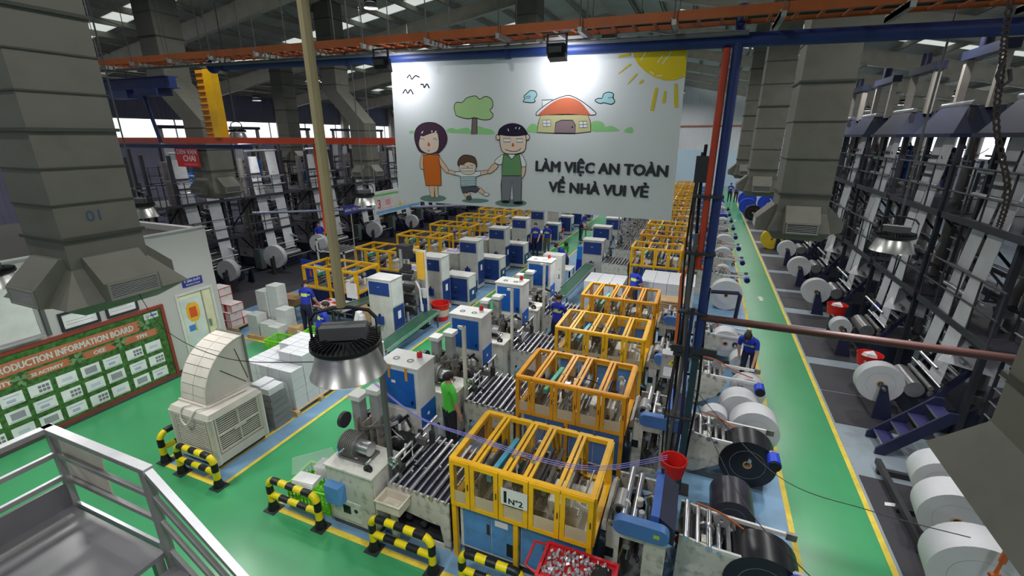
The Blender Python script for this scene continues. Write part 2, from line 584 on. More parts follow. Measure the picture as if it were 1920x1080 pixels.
# ================================================================ ducts
def make_duct(loc, top, label, half=.39, zb=3.95, slats=9, grilles='wsen', number=None, seam=.62, flare=.10, dog=None):
    t = thing('air_duct', label, 'duct', (loc[0], loc[1], zb))
    h = half
    if dog is None:
        part('shaft', MB().bx(-h, h, -h, h, .42, top - zb), DUCT, t)
    else:
        dx, za, zc = dog
        part('shaft', MB().bx(-h, h, -h, h, .42, za), DUCT, t)
        part('offset_shaft', MB().hexa([(-h, -h, za), (h, -h, za), (h, h, za), (-h, h, za)], [(-h + dx, -h, zc), (h + dx, -h, zc), (h + dx, h, zc), (-h + dx, h, zc)]), DUCT, t)
        part('upper_shaft', MB().bx(-h + dx, h + dx, -h, h, zc, top - zb - .1), DUCT, t)
    z = .75
    k = 0
    while z < top - zb - .1:
        w = .012 if k % 3 else .026
        if dog is None or z < dog[1] or z > dog[2]:
            q = part('seam', MB().rectz(-h - w, h + w, -h - w, h + w, z, z + w * 1.3, w), DUCTD, t)
            if dog and z > dog[2]:
                q.location.x = dog[0]
        z += seam
        k += 1
    g = h + flare
    col = MB()
    col.hexa([(-g, -g, .10), (g, -g, .10), (g, g, .10), (-g, g, .10)], [(-h, -h, .44), (h, -h, .44), (h, h, .44), (-h, h, .44)])
    col.hexa([(-h, -h, -.06), (h, -h, -.06), (h, h, -.06), (-h, h, -.06)], [(-g, -g, .10), (g, -g, .10), (g, g, .10), (-g, g, .10)])
    part('collar', col, DUCT, t)
    FR = mat('grille frame', (128, 130, 122), .5)
    for key, ang in (('e', 0), ('n', 90), ('w', 180), ('s', 270)):
        if key not in grilles:
            continue
        b = MB().prism([(h - .02, .02), (h + .30, .10), (h + .30, .30), (h + .04, .56), (h - .02, .56)], 'y', -.27, .27)
        box = part('grille_box', b, DUCT, t)
        box.rotation_euler = (0, 0, R(ang))
        fr = MB().recty(-.25, .25, .105, .295, h + .30, h + .315, .022)
        part('grille_frame', fr, FR, box)
        part('grille_back', MB().bx(h + .301, h + .304, -.23, .23, .125, .275), BLACK, box)
        for i in range(slats):
            zz = .13 + i * .145 / max(1, slats - 1)
            part('slat', MB().hexa([(h + .304, -.23, zz), (h + .314, -.23, zz - .005), (h + .314, .23, zz - .005), (h + .304, .23, zz)],
                                   [(h + .304, -.23, zz + .004), (h + .314, -.23, zz - .001), (h + .314, .23, zz - .001), (h + .304, .23, zz + .004)]), GREY, box)
    if number:
        text('number', number, .17, mat('duct number ink', (62, 78, 112), .6), t, (h + .003, -.12, .92), (R(90), 0, R(90)), .001)
    return t
def rz_(x):
    return roof_z(x) - .06
make_duct((-6.38, 2.86), rz_(-6.4), 'huge grey sheet air duct nearest at left, numbered 01', half=.37, zb=3.92, number='01', seam=.36, flare=.24)
make_duct((-14.1, 9.98), rz_(-14.1), 'grey dog-legged air duct behind the red hanging sign at left', slats=6, dog=(-1.15, 2.2, 3.3))
make_duct((-14.0, 17.0), rz_(-14), 'grey dog-legged air duct just left of the banner', slats=4, dog=(-1.25, 2.3, 3.6))
make_duct((-21.0, 19.5), rz_(-21), 'grey air duct far left before the window band', slats=4, zb=4.4)
make_duct((2.28, 3.0), rz_(2.2), 'dark near air duct filling the lower right corner', half=.42, zb=3.56, slats=9, grilles='ne', flare=.19)
make_duct((1.72, 10.0), rz_(1.7), 'large grey air duct over the right aisle', slats=6)
make_duct((1.72, 17.0), rz_(1.7), 'second grey air duct over the right aisle', slats=5)
make_duct((1.72, 24.0), rz_(1.7), 'third grey air duct over the right aisle, partly hidden', slats=4)
make_duct((-6.3, 17.0), rz_(-6.3), 'grey air duct rising behind the banner', slats=3)
make_duct((-6.3, 31.0), rz_(-6.3), 'far grey air duct rising behind the banner', slats=3)

# ================================================================ overhead services
t = thing('cable_tray', 'orange ladder cable tray crossing the whole hall above the banner', 'cable tray', (0, 6.55, 7.08))
def tray_z(x):
    return -.0085 * x
for y in (0, .46):
    part('side_rail', MB().hexa([(-14, y - .012, tray_z(-14) - .055), (9, y - .012, tray_z(9) - .055), (9, y + .012, tray_z(9) - .055), (-14, y + .012, tray_z(-14) - .055)],
                                [(-14, y - .012, tray_z(-14) + .055), (9, y - .012, tray_z(9) + .055), (9, y + .012, tray_z(9) + .055), (-14, y + .012, tray_z(-14) + .055)]), ORP, t)
rung = MB().bx(-.02, .02, .012, .448, -.02, .0).mesh('rung', ORP)
k = 0
x = -13.8
while x < 8.9:
    o = part('rung', rung, None, t)
    o.location = (x, 0, tray_z(x) - .03)
    x += .26
STRUT = mat('galvanised strut', (168, 168, 164), .45, .5)
x = -13.2
while x < 8.9:
    b = part('hanger', MB().bx(x - .03, x + .03, -.14, .62, tray_z(x) - .12, tray_z(x) - .06).bx(x - .03, x - .024, -.14, .62, tray_z(x) - .12, tray_z(x) - .04), STRUT, t)
    part('rod', MB().cyl((x, -.10, tray_z(x) - .1), (x, -.10, roof_z(x) - 7.4), .008, 6).cyl((x, .58, tray_z(x) - .1), (x, .58, roof_z(x) - 7.4), .008, 6), DGREY, b)
    x += 1.15
for i, y in enumerate((.10, .20, .33)):
    part('cable', MB().tube([(x * 1.0, y + .02 * math.sin(x), tray_z(x) - .005) for x in [v * .5 - 13.8 for v in range(46)]], .018, 6), (BLACK, DGREY, BLACK)[i], t)

pb = thing('blue_pipe', 'long blue overhead steel pipe running below the orange cable tray', 'pipe', (0, 6.92, 6.84))
part('pipe', MB().cyl((-9.2, 0, .175), (9, 0, -.175), .085, 16), BLUP, pb)
for x in (-8.9, -5.9, -2.9, 3.4, 6.4):
    part('collar', MB().cyl((x - .03, 0, -.019 * x), (x + .03, 0, -.019 * x), .105, 16), BLUP, pb)
part('end_plate', MB().cyl((-9.24, 0, .176), (-9.2, 0, .175), .13, 16), BLUP, pb)
solo('conduit', MB().cyl((-13.5, 0, .16), (.3, 0, -.04), .03, 8), mat('dark conduit', (96, 98, 104), .5), 'slim grey conduit running just over the top edge of the banner', 'pipe', (0, 6.78, 6.93))
t = thing('blue_crane_beam', 'dark blue crane beam with a motor box above the near left duct', 'beam', (-14.2, 8.3, 7.0))
part('beam', MB().bx(-4.6, 1.6, -.09, .09, -.12, .12), BLUP, t)
part('flange', MB().bx(-4.6, 1.6, -.16, .16, -.14, -.12).bx(-4.6, 1.6, -.16, .16, .12, .14), BLUP, t)
part('motor_box', MB().bx(-.9, -.1, -.14, .14, -.34, -.14), NAVY, t)
part('trolley', MB().bx(.3, 1.2, -.2, .2, -.3, -.14), BLUP, t)

t = thing('red_beam', 'long red steel rail crossing the left half at eye level', 'beam', (-12.5, 9.0, 5.6))
part('rail', MB().bx(-5.5, 6.4, -.07, .07, -.075, .075), REDP, t)
part('blue_rail', MB().bx(-5.0, 1.2, .10, .2, -.22, -.12), BLUP, t)
part('drop_pipe', MB().cyl((3.55, 0, -2.3), (3.55, 0, -.07), .028, 8), REDP, t)
t = thing('blue_hanger', 'inclined blue tube hanging beside the near left duct', 'pipe', (-13.5, 8.3, 5.5))
part('tube', MB().cyl((-.1, 0, .05), (-.42, 0, 1.55), .045, 10), BLUP, t)
part('loop', MB().tube([(-.42, 0, 1.5), (-.38, 0, 1.62), (-.2, 0, 1.64), (-.08, 0, 1.55), (-.08, 0, 1.3)], .03, 8), NAVP, t)
t = thing('crane_post', 'yellow crane post with ladder rungs beside a grey duct', 'post', (-12.36, 9.03, .9))
part('ladder_plate', MB().bx(-.32, -.04, -.05, .0, 4.78, 6.45), mat('post orange', (224, 150, 40), .45), t)
part('face_plate', MB().bx(.06, .33, -.12, .10, 4.78, 6.45), YEL, t)
part('web', MB().bx(-.04, .06, -.02, .06, 4.78, 6.45), NAVP, t)
for k in range(11):
    part('ladder_rung', MB().bx(-.34, -.06, -.075, -.05, 4.85 + k * .15, 4.87 + k * .15), mat('rung brown', (120, 70, 30), .6), t)
# red hanging sign
t = thing('hanging_sign', 'red hanging sign with white serif letters beside a grey duct', 'sign', (-14.92, 9.45, 4.83))
part('panel', MB().bx(0, .98, 0, .02, 0, .66), mat('sign red', (196, 34, 40), .5), t)
text('lettering', 'DEN VAN', .20, OFFW, t, (.06, -.001, .37), (R(90), 0, 0), .001, .004, width=.86)
text('lettering', 'CHAI', .24, OFFW, t, (.30, -.001, .17), (R(90), 0, 0), .001, .004)
part('small_print', MB().bx(.3, .9, -.002, 0, .06, .09), mat('faded print', (222, 120, 116), .6), t)

# cable column between the aisle and the machines
t = thing('service_column', 'tall blue and red service column with black cables beside the right aisle', 'column', (.20, 6.9, 0))
part('blue_post', MB().cyl((.02, 0, 2.6), (-.0, 0, 7.22), .062, 14), BLUP, t)
part('red_pipe', MB().cyl((-.115, -.02, 3.9), (-.12, -.02, 6.75), .045, 12), REDP, t)
part('lower_post', MB().bx(-.03, .07, -.05, .05, 0, 2.7), mat('teal post', (38, 62, 70), .5), t)
part('foot_plate', MB().bx(-.15, .2, -.15, .15, 0, .015), DARK, t)
for i, (x, y, r, z0, z1) in enumerate(((-.20, .06, .022, .2, 5.6), (-.25, .02, .018, .2, 5.5), (-.29, .05, .014, .6, 5.3), (-.18, -.04, .03, .1, 4.4), (.10, .06, .02, .3, 3.6), (-.09, -.07, .026, 0, 3.3))):
    pts = [(x + .025 * math.sin(z * 2.1 + i), y + .02 * math.cos(z * 1.7 + i), z) for z in [z0 + (z1 - z0) * q / 14 for q in range(15)]]
    part('cable', MB().tube(pts, r, 8), (BLACK, DARK, BLACK, DGREY, BLACK, NAVP)[i], t)
for z in (1.4, 2.5, 3.2, 4.1, 4.9):
    part('cable_tie', MB().bx(-.31, .09, -.10, .10, z, z + .035), DARK, t)
part('cross_arm', MB().bx(-.35, .30, -.06, -.02, 2.55, 2.66), DARK, t)
part('junction', MB().bx(-.32, -.15, -.02, .10, 5.1, 5.45), DARK, t)
part('u_bracket', MB().tube([(.1, 0, 3.56), (.46, 0, 3.58), (.485, 0, 3.55), (.47, 0, 3.19)], .028, 8), NAVP, t)
solo('cross_pipe', MB().cyl((.0, 0, 0), (3.6, 0, .0), .055, 14), mat('brown pipe paint', (76, 46, 42), .5), 'brown steel pipe crossing over the green aisle to the right', 'pipe', (.22, 6.88, 3.15))
solo('red_elbow_pipe', MB().tube([(.32, 0, 1.70), (.22, 0, 1.72), (.06, 0, 1.70), (-.03, 0, 1.62), (-.06, 0, 1.5), (-.02, 0, 0)], .045, 12), ORP, 'orange-red elbow pipe rising from a grey electric box', 'pipe', (-.08, 8.9, 1.66))
t = thing('electric_box', 'grey electric control box with a yellow warning triangle', 'electric box', (-.15, 8.75, 1.12))
part('case', MB().bx(-.19, .24, -.12, .12, 0, .52), mat('box grey', (166, 170, 172), .5), t)
part('rim', MB().rect(-.19, .24, 0, .52, -.135, -.12, .02), GREY, t)
w = part('warning_triangle', MB().prism([(-.06, .30), (.10, .30), (.02, .43)], 'y', -.128, -.121), mat('warning yellow', (236, 214, 40), .5), t)
part('bolt_mark', MB().prism([(.03, .41), (.0, .36), (.015, .36), (.005, .315), (.04, .37), (.022, .37)], 'y', -.131, -.128), BLACK, w)
part('notice', MB().bx(-.13, .15, -.126, -.121, .05, .24), PAPER, t)
part('lamp_red', MB().cyl((-.1, -.14, .46), (-.1, -.12, .46), .014, 8), RED, t)
part('leg', MB().bx(-.02, .02, -.02, .02, -1.12, 0), DGREY, t)

# hoist chain close on the right
t = thing('hoist_chain', 'rusty hanging hoist chain at upper right', 'chain', (2.05, 5.6, 5.3))
pts = [Vector((.10, 0, 1.9)), Vector((.16, 0, 1.3)), Vector((.22, 0, .95)), Vector((.30, 0, .5)), Vector((.52, 0, -.05)), Vector((.55, 0, -.4))]
sp = smooth_path(pts, 9)
link = MB()
link.tube([(math.cos(a) * .012, 0, math.sin(a) * .026) for a in [2 * PI * i / 8 for i in range(9)]], .006, 5)
lm = link.mesh('link', mat('rusty steel', (58, 50, 46), .6, .5))
for i in range(len(sp) - 1):
    o = part('link', lm, None, t)
    o.location = (sp[i] + sp[i + 1]) / 2
    d = sp[i + 1] - sp[i]
    o.rotation_euler = (0, -math.atan2(-d.x, -d.z) if False else math.atan2(d.x, d.z), 0)
    o.rotation_euler[2] = 0
    o.scale = (1.6, 1.6, d.length / .042)
part('hook', MB().tube([(.22, 0, 1.02), (.20, 0, .9), (.25, 0, .8), (.30, 0, .86), (.27, 0, .95)], .016, 8), DARK, t)
# slack wires
def wire(name, pts, r, m, label):
    return solo(name, MB().tube(smooth_path(pts, 8), r, 6), m, label, 'cable')
wire('overhead_wire', [(-6.0, 3.0, 4.05), (-4.9, 2.6, 3.85), (-3.5, 2.25, 3.95), (-2.2, 2.05, 4.27)], .0035, BLACK, 'thin black wire slung from the near left duct to the near lamp')
for q, dz in enumerate((0, .03, .06)):
    wire('overhead_wire', [(-4.35, 4.75, 2.32 + dz), (-3.35, 4.62, 1.93 + dz * .4), (-2.3, 4.55, 1.86 + dz), (-1.5, 4.55, 1.80 + dz), (-.75, 4.6, 1.86 + dz), (.0, 5.0, 1.95 + dz)], .005, mat('violet wire', (128, 124, 196), .5), ('lowest', 'middle', 'uppermost')[q] + ' of the pale violet wires slung over the nearest yellow cage')
wire('overhead_wire', [(.25, 6.8, 1.9), (.9, 5.2, 1.5), (1.6, 4.6, 1.2), (2.4, 4.2, .9)], .006, BLACK, 'thin black wire hanging across the front of the right aisle')
wire('overhead_wire', [(.25, 6.8, 2.0), (1.3, 5.7, 1.6), (2.2, 5.3, 1.7), (2.9, 5.0, 1.9)], .005, BLACK, 'second thin black wire hanging across the right aisle')

# ================================================================ the banner
ban = thing('banner', 'big white safety banner with a cartoon family, a house and a sun', 'banner', (-5.06, 7.0, 4.55))
BW = 4.67
part('panel', MB().hexa([(-.05, 0, .05), (BW + .03, 0, -.02), (BW + .03, .03, -.02), (-.05, .03, .05)], [(0, 0, 2.36), (BW, 0, 2.29), (BW, .03, 2.29), (0, .03, 2.36)]),
     mat('banner vinyl', (212, 214, 218), .55, var=.015, scale=.5), ban)
part('top_batten', MB().hexa([(-.02, -.012, 2.355), (BW + .03, -.012, 2.285), (BW + .03, .05, 2.285), (-.02, .05, 2.355)], [(-.02, -.012, 2.385), (BW + .03, -.012, 2.315), (BW + .03, .05, 2.315), (-.02, .05, 2.385)]), BLUP, ban)
INKS = {'ink': (34, 30, 40), 'hedge': (150, 205, 140), 'shade': (112, 138, 136), 'trunk': (128, 108, 112), 'leaf': (172, 206, 146), 'sky': (166, 206, 216),
        'white': (226, 227, 230), 'cream': (206, 198, 152), 'terra': (206, 112, 84), 'mauve': (150, 128, 136), 'sun': (218, 192, 50), 'skin': (226, 190, 164),
        'orange': (212, 110, 46), 'hair': (76, 52, 72), 'face': (228, 204, 188), 'red': (210, 92, 72), 'slate': (84, 88, 100), 'stripe': (70, 120, 130),
        'brown': (100, 76, 64), 'greyt': (122, 124, 132), 'vest': (106, 148, 104), 'navyhair': (44, 38, 58)}
def ink(k):
    return mat('banner ink ' + k, INKS[k], .75, var=.02, spec=.08)
BANNER_ART=[
('printed_hedge','f','hedge',[1.012,1.248,1.052,1.273,1.127,1.285,1.215,1.26,1.333,1.284,1.42,1.283,1.477,1.246,1.593,1.311,1.705,1.281,1.817,1.261,1.866,1.233,1.871,1.185,1.475,1.19,1.242,1.203,1.064,1.211],1,0),
('printed_hedge','f','hedge',[0.27,1.213,0.306,1.252,0.369,1.239,0.35,1.2],1,0),
('printed_hedge','f','hedge',[2.433,1.248,2.488,1.321,2.556,1.339,2.612,1.295,2.619,1.21,2.475,1.218],1,0),
('printed_hedge','f','hedge',[3.45,1.231,3.444,1.336,3.516,1.369,3.616,1.345,3.656,1.288,3.74,1.298,3.84,1.252,3.842,1.229,3.648,1.218],1,0),
('printed_hedge','f','hedge',[3.93,1.229,3.981,1.274,4.04,1.273,4.052,1.205,3.951,1.206],1,0),
('printed_shadow','f','shade',[0.947,0.127,0.93,0.106,0.884,0.085,0.813,0.068,0.727,0.057,0.634,0.052,0.546,0.055,0.475,0.065,0.429,0.081,0.414,0.102,0.432,0.123,0.481,0.144,0.554,0.161,0.642,0.172,0.734,0.176,0.82,0.173,0.888,0.163,0.933,0.147],1,0),
('printed_shadow','f','shade',[1.769,0.128,1.754,0.114,1.71,0.101,1.643,0.089,1.56,0.08,1.471,0.076,1.387,0.076,1.318,0.081,1.273,0.09,1.258,0.102,1.274,0.115,1.32,0.129,1.389,0.141,1.473,0.149,1.562,0.154,1.644,0.153,1.711,0.148,1.754,0.139],1,0),
('printed_shadow','f','shade',[2.45,0.123,2.433,0.102,2.386,0.08,2.312,0.063,2.22,0.05,2.122,0.045,2.029,0.047,1.952,0.057,1.902,0.073,1.885,0.094,1.903,0.116,1.953,0.138,2.03,0.156,2.122,0.168,2.22,0.172,2.311,0.17,2.385,0.16,2.433,0.144],1,0),
('printed_line','l','ink',[0.302,2.071,0.362,2.117,0.394,2.051,0.469,2.1,0.549,2.073],1,0.022),
('printed_line','l','ink',[0.557,1.965,0.611,1.963,0.629,1.915,0.681,1.968,0.722,1.904],1,0.022),
('printed_line','l','ink',[0.2,1.839,0.259,1.899,0.298,1.841,0.359,1.893,0.406,1.818],1,0.022),
('printed_tree_trunk','f','trunk',[1.497,1.427,1.582,1.426,1.578,1.19,1.475,1.185],0,0.011),
('printed_tree_crown','f','leaf',[1.196,1.503,1.171,1.6,1.218,1.675,1.325,1.673,1.407,1.736,1.563,1.762,1.637,1.713,1.743,1.75,1.846,1.701,1.863,1.597,1.813,1.544,1.867,1.481,1.819,1.413,1.68,1.405,1.54,1.438,1.425,1.423,1.316,1.441,1.21,1.474],1,0.011),
('printed_cloud','f','sky',[2.401,1.695,2.387,1.731,2.441,1.776,2.495,1.809,2.57,1.795,2.593,1.736,2.556,1.69,2.57,1.655,2.524,1.639,2.443,1.646,2.374,1.66],1,0.011),
('printed_line','l','ink',[2.415,1.725,2.482,1.732,2.475,1.704,2.415,1.706],1,0.007),
('printed_cloud','f','sky',[3.483,1.642,3.523,1.67,3.583,1.673,3.604,1.728,3.674,1.748,3.74,1.724,3.738,1.673,3.766,1.624,3.721,1.587,3.66,1.6,3.611,1.61,3.551,1.603],1,0.011),
('printed_line','l','ink',[3.667,1.675,3.75,1.677],1,0.007),
('printed_chimney','f','white',[2.687,1.569,2.677,1.671,2.843,1.671,2.849,1.643,2.739,1.599],0,0.011),
('printed_house_wall','f','cream',[2.608,1.21,2.624,1.344,2.662,1.463,3.387,1.456,3.43,1.359,3.445,1.219,3.198,1.192,2.883,1.197],0,0.011),
('printed_roof_edge','f','white',[2.587,1.464,2.621,1.523,2.817,1.648,3.048,1.72,3.175,1.696,3.329,1.612,3.471,1.507,3.506,1.461,3.413,1.447,3.057,1.471,2.662,1.458],1,0.011),
('printed_roof','f','terra',[2.622,1.469,2.818,1.62,2.997,1.69,3.163,1.68,3.292,1.609,3.411,1.474,3.413,1.447,3.057,1.471,2.662,1.458],1,0),
('printed_door','f','mauve',[2.888,1.202,2.905,1.353,2.988,1.383,3.164,1.381,3.205,1.314,3.213,1.196],0,0.011),
('printed_window','f','white',[2.691,1.386,2.819,1.389,2.827,1.298,2.704,1.295],0,0.008),
('printed_line','l','ink',[2.758,1.385,2.763,1.297],0,0.007),
('printed_line','l','ink',[2.692,1.341,2.823,1.344],0,0.007),
('printed_window','f','white',[3.259,1.361,3.38,1.364,3.389,1.276,3.273,1.272],0,0.008),
('printed_line','l','ink',[3.322,1.36,3.329,1.274],0,0.007),
('printed_line','l','ink',[3.261,1.316,3.385,1.32],0,0.007),
('printed_knob','f','ink',[3.176,1.284,3.172,1.276,3.163,1.272,3.154,1.276,3.15,1.284,3.153,1.293,3.162,1.296,3.171,1.292],1,0),
('printed_sun','f','sun',[3.966,2.316,3.98,2.192,4.052,2.084,4.161,1.985,4.289,1.911,4.425,1.868,4.553,1.871,4.682,1.91,4.658,2.291],0,0),
('printed_sun_ray','f','sun',[3.772,2.179,3.793,2.213,3.939,2.231,3.935,2.198],0,0),
('printed_sun_ray','f','sun',[3.781,1.971,3.798,1.992,3.938,2.101,3.962,2.085],0,0),
('printed_sun_ray','f','sun',[3.925,1.832,3.935,1.858,4.034,1.977,4.054,1.959],0,0),
('printed_sun_ray','f','sun',[4.087,1.83,4.089,1.862,4.124,1.897,4.142,1.875],0,0),
('printed_sun_ray','f','sun',[4.262,1.492,4.269,1.535,4.306,1.78,4.341,1.783,4.311,1.491],0,0),
('printed_sun_ray','f','sun',[4.413,1.586,4.414,1.628,4.428,1.744,4.456,1.733,4.453,1.585],0,0),
('printed_sun_ray','f','sun',[4.579,1.529,4.562,1.646,4.548,1.824,4.586,1.822,4.627,1.528],0,0),
('printed_line','l','white',[4.081,2.134,4.187,2.306],0,0.012),
('printed_line','l','white',[4.3,2.092,4.367,2.179],0,0.012),
('printed_line','l','white',[4.365,2.072,4.47,2.214],0,0.012),
('printed_line','l','white',[4.216,1.989,4.274,1.953],0,0.012),
('printed_line','l','white',[4.309,1.931,4.386,1.931],0,0.012),
('printed_legs','f','skin',[0.608,0.331,0.635,0.154,0.643,0.132,0.708,0.135,0.727,0.335],0,0.008),
('printed_legs','f','skin',[0.721,0.335,0.725,0.144,0.795,0.134,0.794,0.338],0,0.008),
('printed_arm','f','skin',[0.506,0.85,0.457,0.717,0.466,0.624,0.538,0.626,0.552,0.825],1,0.008),
('printed_arm','f','skin',[0.816,0.867,0.883,0.791,1.034,0.598,1.001,0.558,0.946,0.583,0.839,0.725],1,0.008),
('printed_dress','f','orange',[0.537,0.845,0.659,0.863,0.868,0.85,0.843,0.79,0.866,0.647,0.864,0.341,0.549,0.329,0.526,0.558,0.525,0.718],0,0.011),
('printed_hair','f','hair',[0.678,1.376,0.83,1.357,0.962,1.274,1.018,1.136,0.978,1.01,0.865,0.902,0.801,0.88,0.502,0.889,0.405,1.006,0.379,1.162,0.426,1.277,0.536,1.352],1,0.011),
('printed_face','f','face',[0.506,1.162,0.553,1.156,0.697,1.199,0.822,1.217,0.854,1.136,0.855,1.009,0.803,0.911,0.644,0.873,0.505,0.929,0.458,1.032],1,0.006),
('printed_line','l','ink',[0.477,1.105,0.519,1.123,0.581,1.098],1,0.008),
('printed_line','l','ink',[0.747,1.106,0.785,1.121,0.82,1.09],1,0.008),
('printed_nose','f','red',[0.657,1.064,0.684,1.008,0.658,0.992,0.631,1.013],1,0),
('printed_line','l','ink',[0.632,0.93,0.647,0.912,0.67,0.93],1,0.007),
('printed_line','l','white',[0.525,1.2,0.559,1.238],0,0.018),
('printed_line','l','white',[0.729,1.217,0.737,1.25],0,0.018),
('printed_line','l','white',[0.791,1.224,0.823,1.237],0,0.018),
('printed_arm','f','skin',[1.034,0.604,1.14,0.588,1.245,0.539,1.153,0.528,1.016,0.559],1,0.007),
('printed_arm','f','skin',[1.574,0.587,1.72,0.621,1.806,0.614,1.748,0.571,1.602,0.542],1,0.007),
('printed_legs','f','skin',[1.289,0.264,1.351,0.147,1.429,0.196,1.386,0.268],1,0.007),
('printed_legs','f','skin',[1.522,0.313,1.683,0.215,1.698,0.268,1.583,0.355],1,0.007),
('printed_shorts','f','slate',[1.243,0.347,1.524,0.366,1.611,0.317,1.535,0.253,1.401,0.269,1.37,0.236,1.278,0.237],0,0.011),
('printed_shirt','f','white',[1.14,0.58,1.307,0.6,1.516,0.598,1.627,0.609,1.626,0.542,1.542,0.509,1.532,0.358,1.252,0.337,1.244,0.513,1.147,0.533],0,0.011),
('printed_stripe','f','stripe',[1.243,0.505,1.54,0.519,1.539,0.506,1.246,0.492],0,0),
('printed_stripe','f','stripe',[1.242,0.476,1.539,0.491,1.539,0.478,1.245,0.463],0,0),
('printed_stripe','f','stripe',[1.241,0.447,1.538,0.462,1.538,0.449,1.244,0.434],0,0),
('printed_stripe','f','stripe',[1.24,0.418,1.537,0.434,1.537,0.421,1.242,0.405],0,0),
('printed_stripe','f','stripe',[1.239,0.389,1.537,0.405,1.536,0.392,1.241,0.376],0,0),
('printed_stripe','f','stripe',[1.238,0.36,1.536,0.377,1.536,0.364,1.24,0.347],0,0),
('printed_shoe','f','slate',[1.446,0.159,1.436,0.137,1.411,0.122,1.381,0.121,1.357,0.133,1.349,0.155,1.359,0.177,1.383,0.192,1.413,0.193,1.437,0.181],1,0.007),
('printed_shoe','f','white',[1.78,0.233,1.769,0.217,1.743,0.206,1.71,0.205,1.684,0.213,1.674,0.228,1.684,0.244,1.711,0.255,1.744,0.256,1.77,0.248],1,0.007),
('printed_hair','f','brown',[1.22,0.681,1.218,0.771,1.302,0.849,1.406,0.858,1.522,0.827,1.558,0.739,1.547,0.663,1.401,0.71],1,0.011),
('printed_face','f','face',[1.242,0.694,1.312,0.708,1.402,0.749,1.534,0.713,1.54,0.637,1.5,0.564,1.395,0.543,1.291,0.566,1.242,0.63],1,0.007),
('printed_line','l','ink',[1.281,0.687,1.317,0.701,1.349,0.684],1,0.007),
('printed_line','l','ink',[1.436,0.686,1.474,0.699,1.503,0.682],1,0.007),
('printed_teeth','f','white',[1.279,0.644,1.488,0.649,1.48,0.605,1.307,0.6],0,0.007),
('printed_nose','f','red',[1.408,0.67,1.404,0.66,1.393,0.657,1.383,0.66,1.379,0.669,1.383,0.678,1.394,0.682,1.404,0.679],1,0),
('printed_arm','f','skin',[1.879,0.733,1.763,0.612,1.806,0.573,1.949,0.685],1,0.008),
('printed_arm','f','skin',[2.357,0.706,2.416,0.72,2.423,0.61,2.378,0.523,2.359,0.534],1,0.008),
('printed_sleeve','f','white',[2.007,0.866,2.09,0.877,2.02,0.736,1.949,0.722,1.888,0.771],1,0.008),
('printed_sleeve','f','white',[2.308,0.88,2.375,0.864,2.438,0.72,2.357,0.694,2.314,0.754],1,0.008),
('printed_trousers','f','greyt',[2.018,0.544,2.358,0.554,2.359,0.41,2.353,0.144,2.222,0.13,2.194,0.479,2.149,0.134,2.007,0.139,1.997,0.397],0,0.011),
('printed_shoe','f','ink',[2.152,0.131,2.138,0.117,2.101,0.106,2.055,0.104,2.018,0.111,2.004,0.124,2.018,0.138,2.055,0.149,2.101,0.151,2.138,0.144],1,0),
('printed_shoe','f','ink',[2.389,0.125,2.372,0.11,2.328,0.098,2.273,0.095,2.228,0.102,2.211,0.116,2.228,0.132,2.273,0.144,2.328,0.147,2.372,0.14],1,0),
('printed_vest','f','vest',[2.048,0.881,2.117,0.868,2.186,0.801,2.259,0.87,2.321,0.88,2.357,0.706,2.358,0.554,2.01,0.544,2.019,0.699],0,0.011),
('printed_collar','f','white',[2.123,0.882,2.188,0.805,2.254,0.879],0,0.007),
('printed_ear','f','face',[1.992,1.142,1.987,1.12,1.973,1.104,1.953,1.098,1.934,1.104,1.92,1.12,1.915,1.142,1.921,1.163,1.935,1.179,1.954,1.185,1.973,1.179,1.987,1.163],1,0.011),
('printed_ear','f','face',[2.488,1.142,2.484,1.121,2.472,1.105,2.455,1.1,2.438,1.105,2.425,1.121,2.42,1.142,2.425,1.163,2.437,1.178,2.454,1.184,2.471,1.178,2.484,1.163],1,0.011),
('printed_face','f','face',[1.987,1.173,2.091,1.232,2.332,1.231,2.422,1.172,2.429,1.019,2.388,0.924,2.226,0.886,2.062,0.901,2.002,0.98],1,0.011),
('printed_hair','f','navyhair',[1.954,1.173,1.982,1.261,2.092,1.326,2.226,1.343,2.358,1.305,2.438,1.219,2.443,1.184,2.293,1.161,2.091,1.165,1.995,1.18],1,0.011),
('printed_glasses','f','white',[2.042,1.12,2.167,1.12,2.167,1.07,2.05,1.07],0,0.009),
('printed_glasses','f','white',[2.264,1.116,2.375,1.116,2.376,1.067,2.269,1.066],0,0.009),
('printed_nose','f','red',[2.21,1.061,2.234,1.006,2.188,1.006],1,0),
('printed_line','l','ink',[2.076,0.957,2.186,0.927,2.294,0.937,2.347,0.976],1,0.01),
('printed_line','l','white',[2.124,1.267,2.137,1.232],0,0.014),
('printed_line','l','white',[2.253,1.266,2.266,1.289],0,0.014),
('printed_line','l','white',[2.311,1.259,2.327,1.289],0,0.014),
]

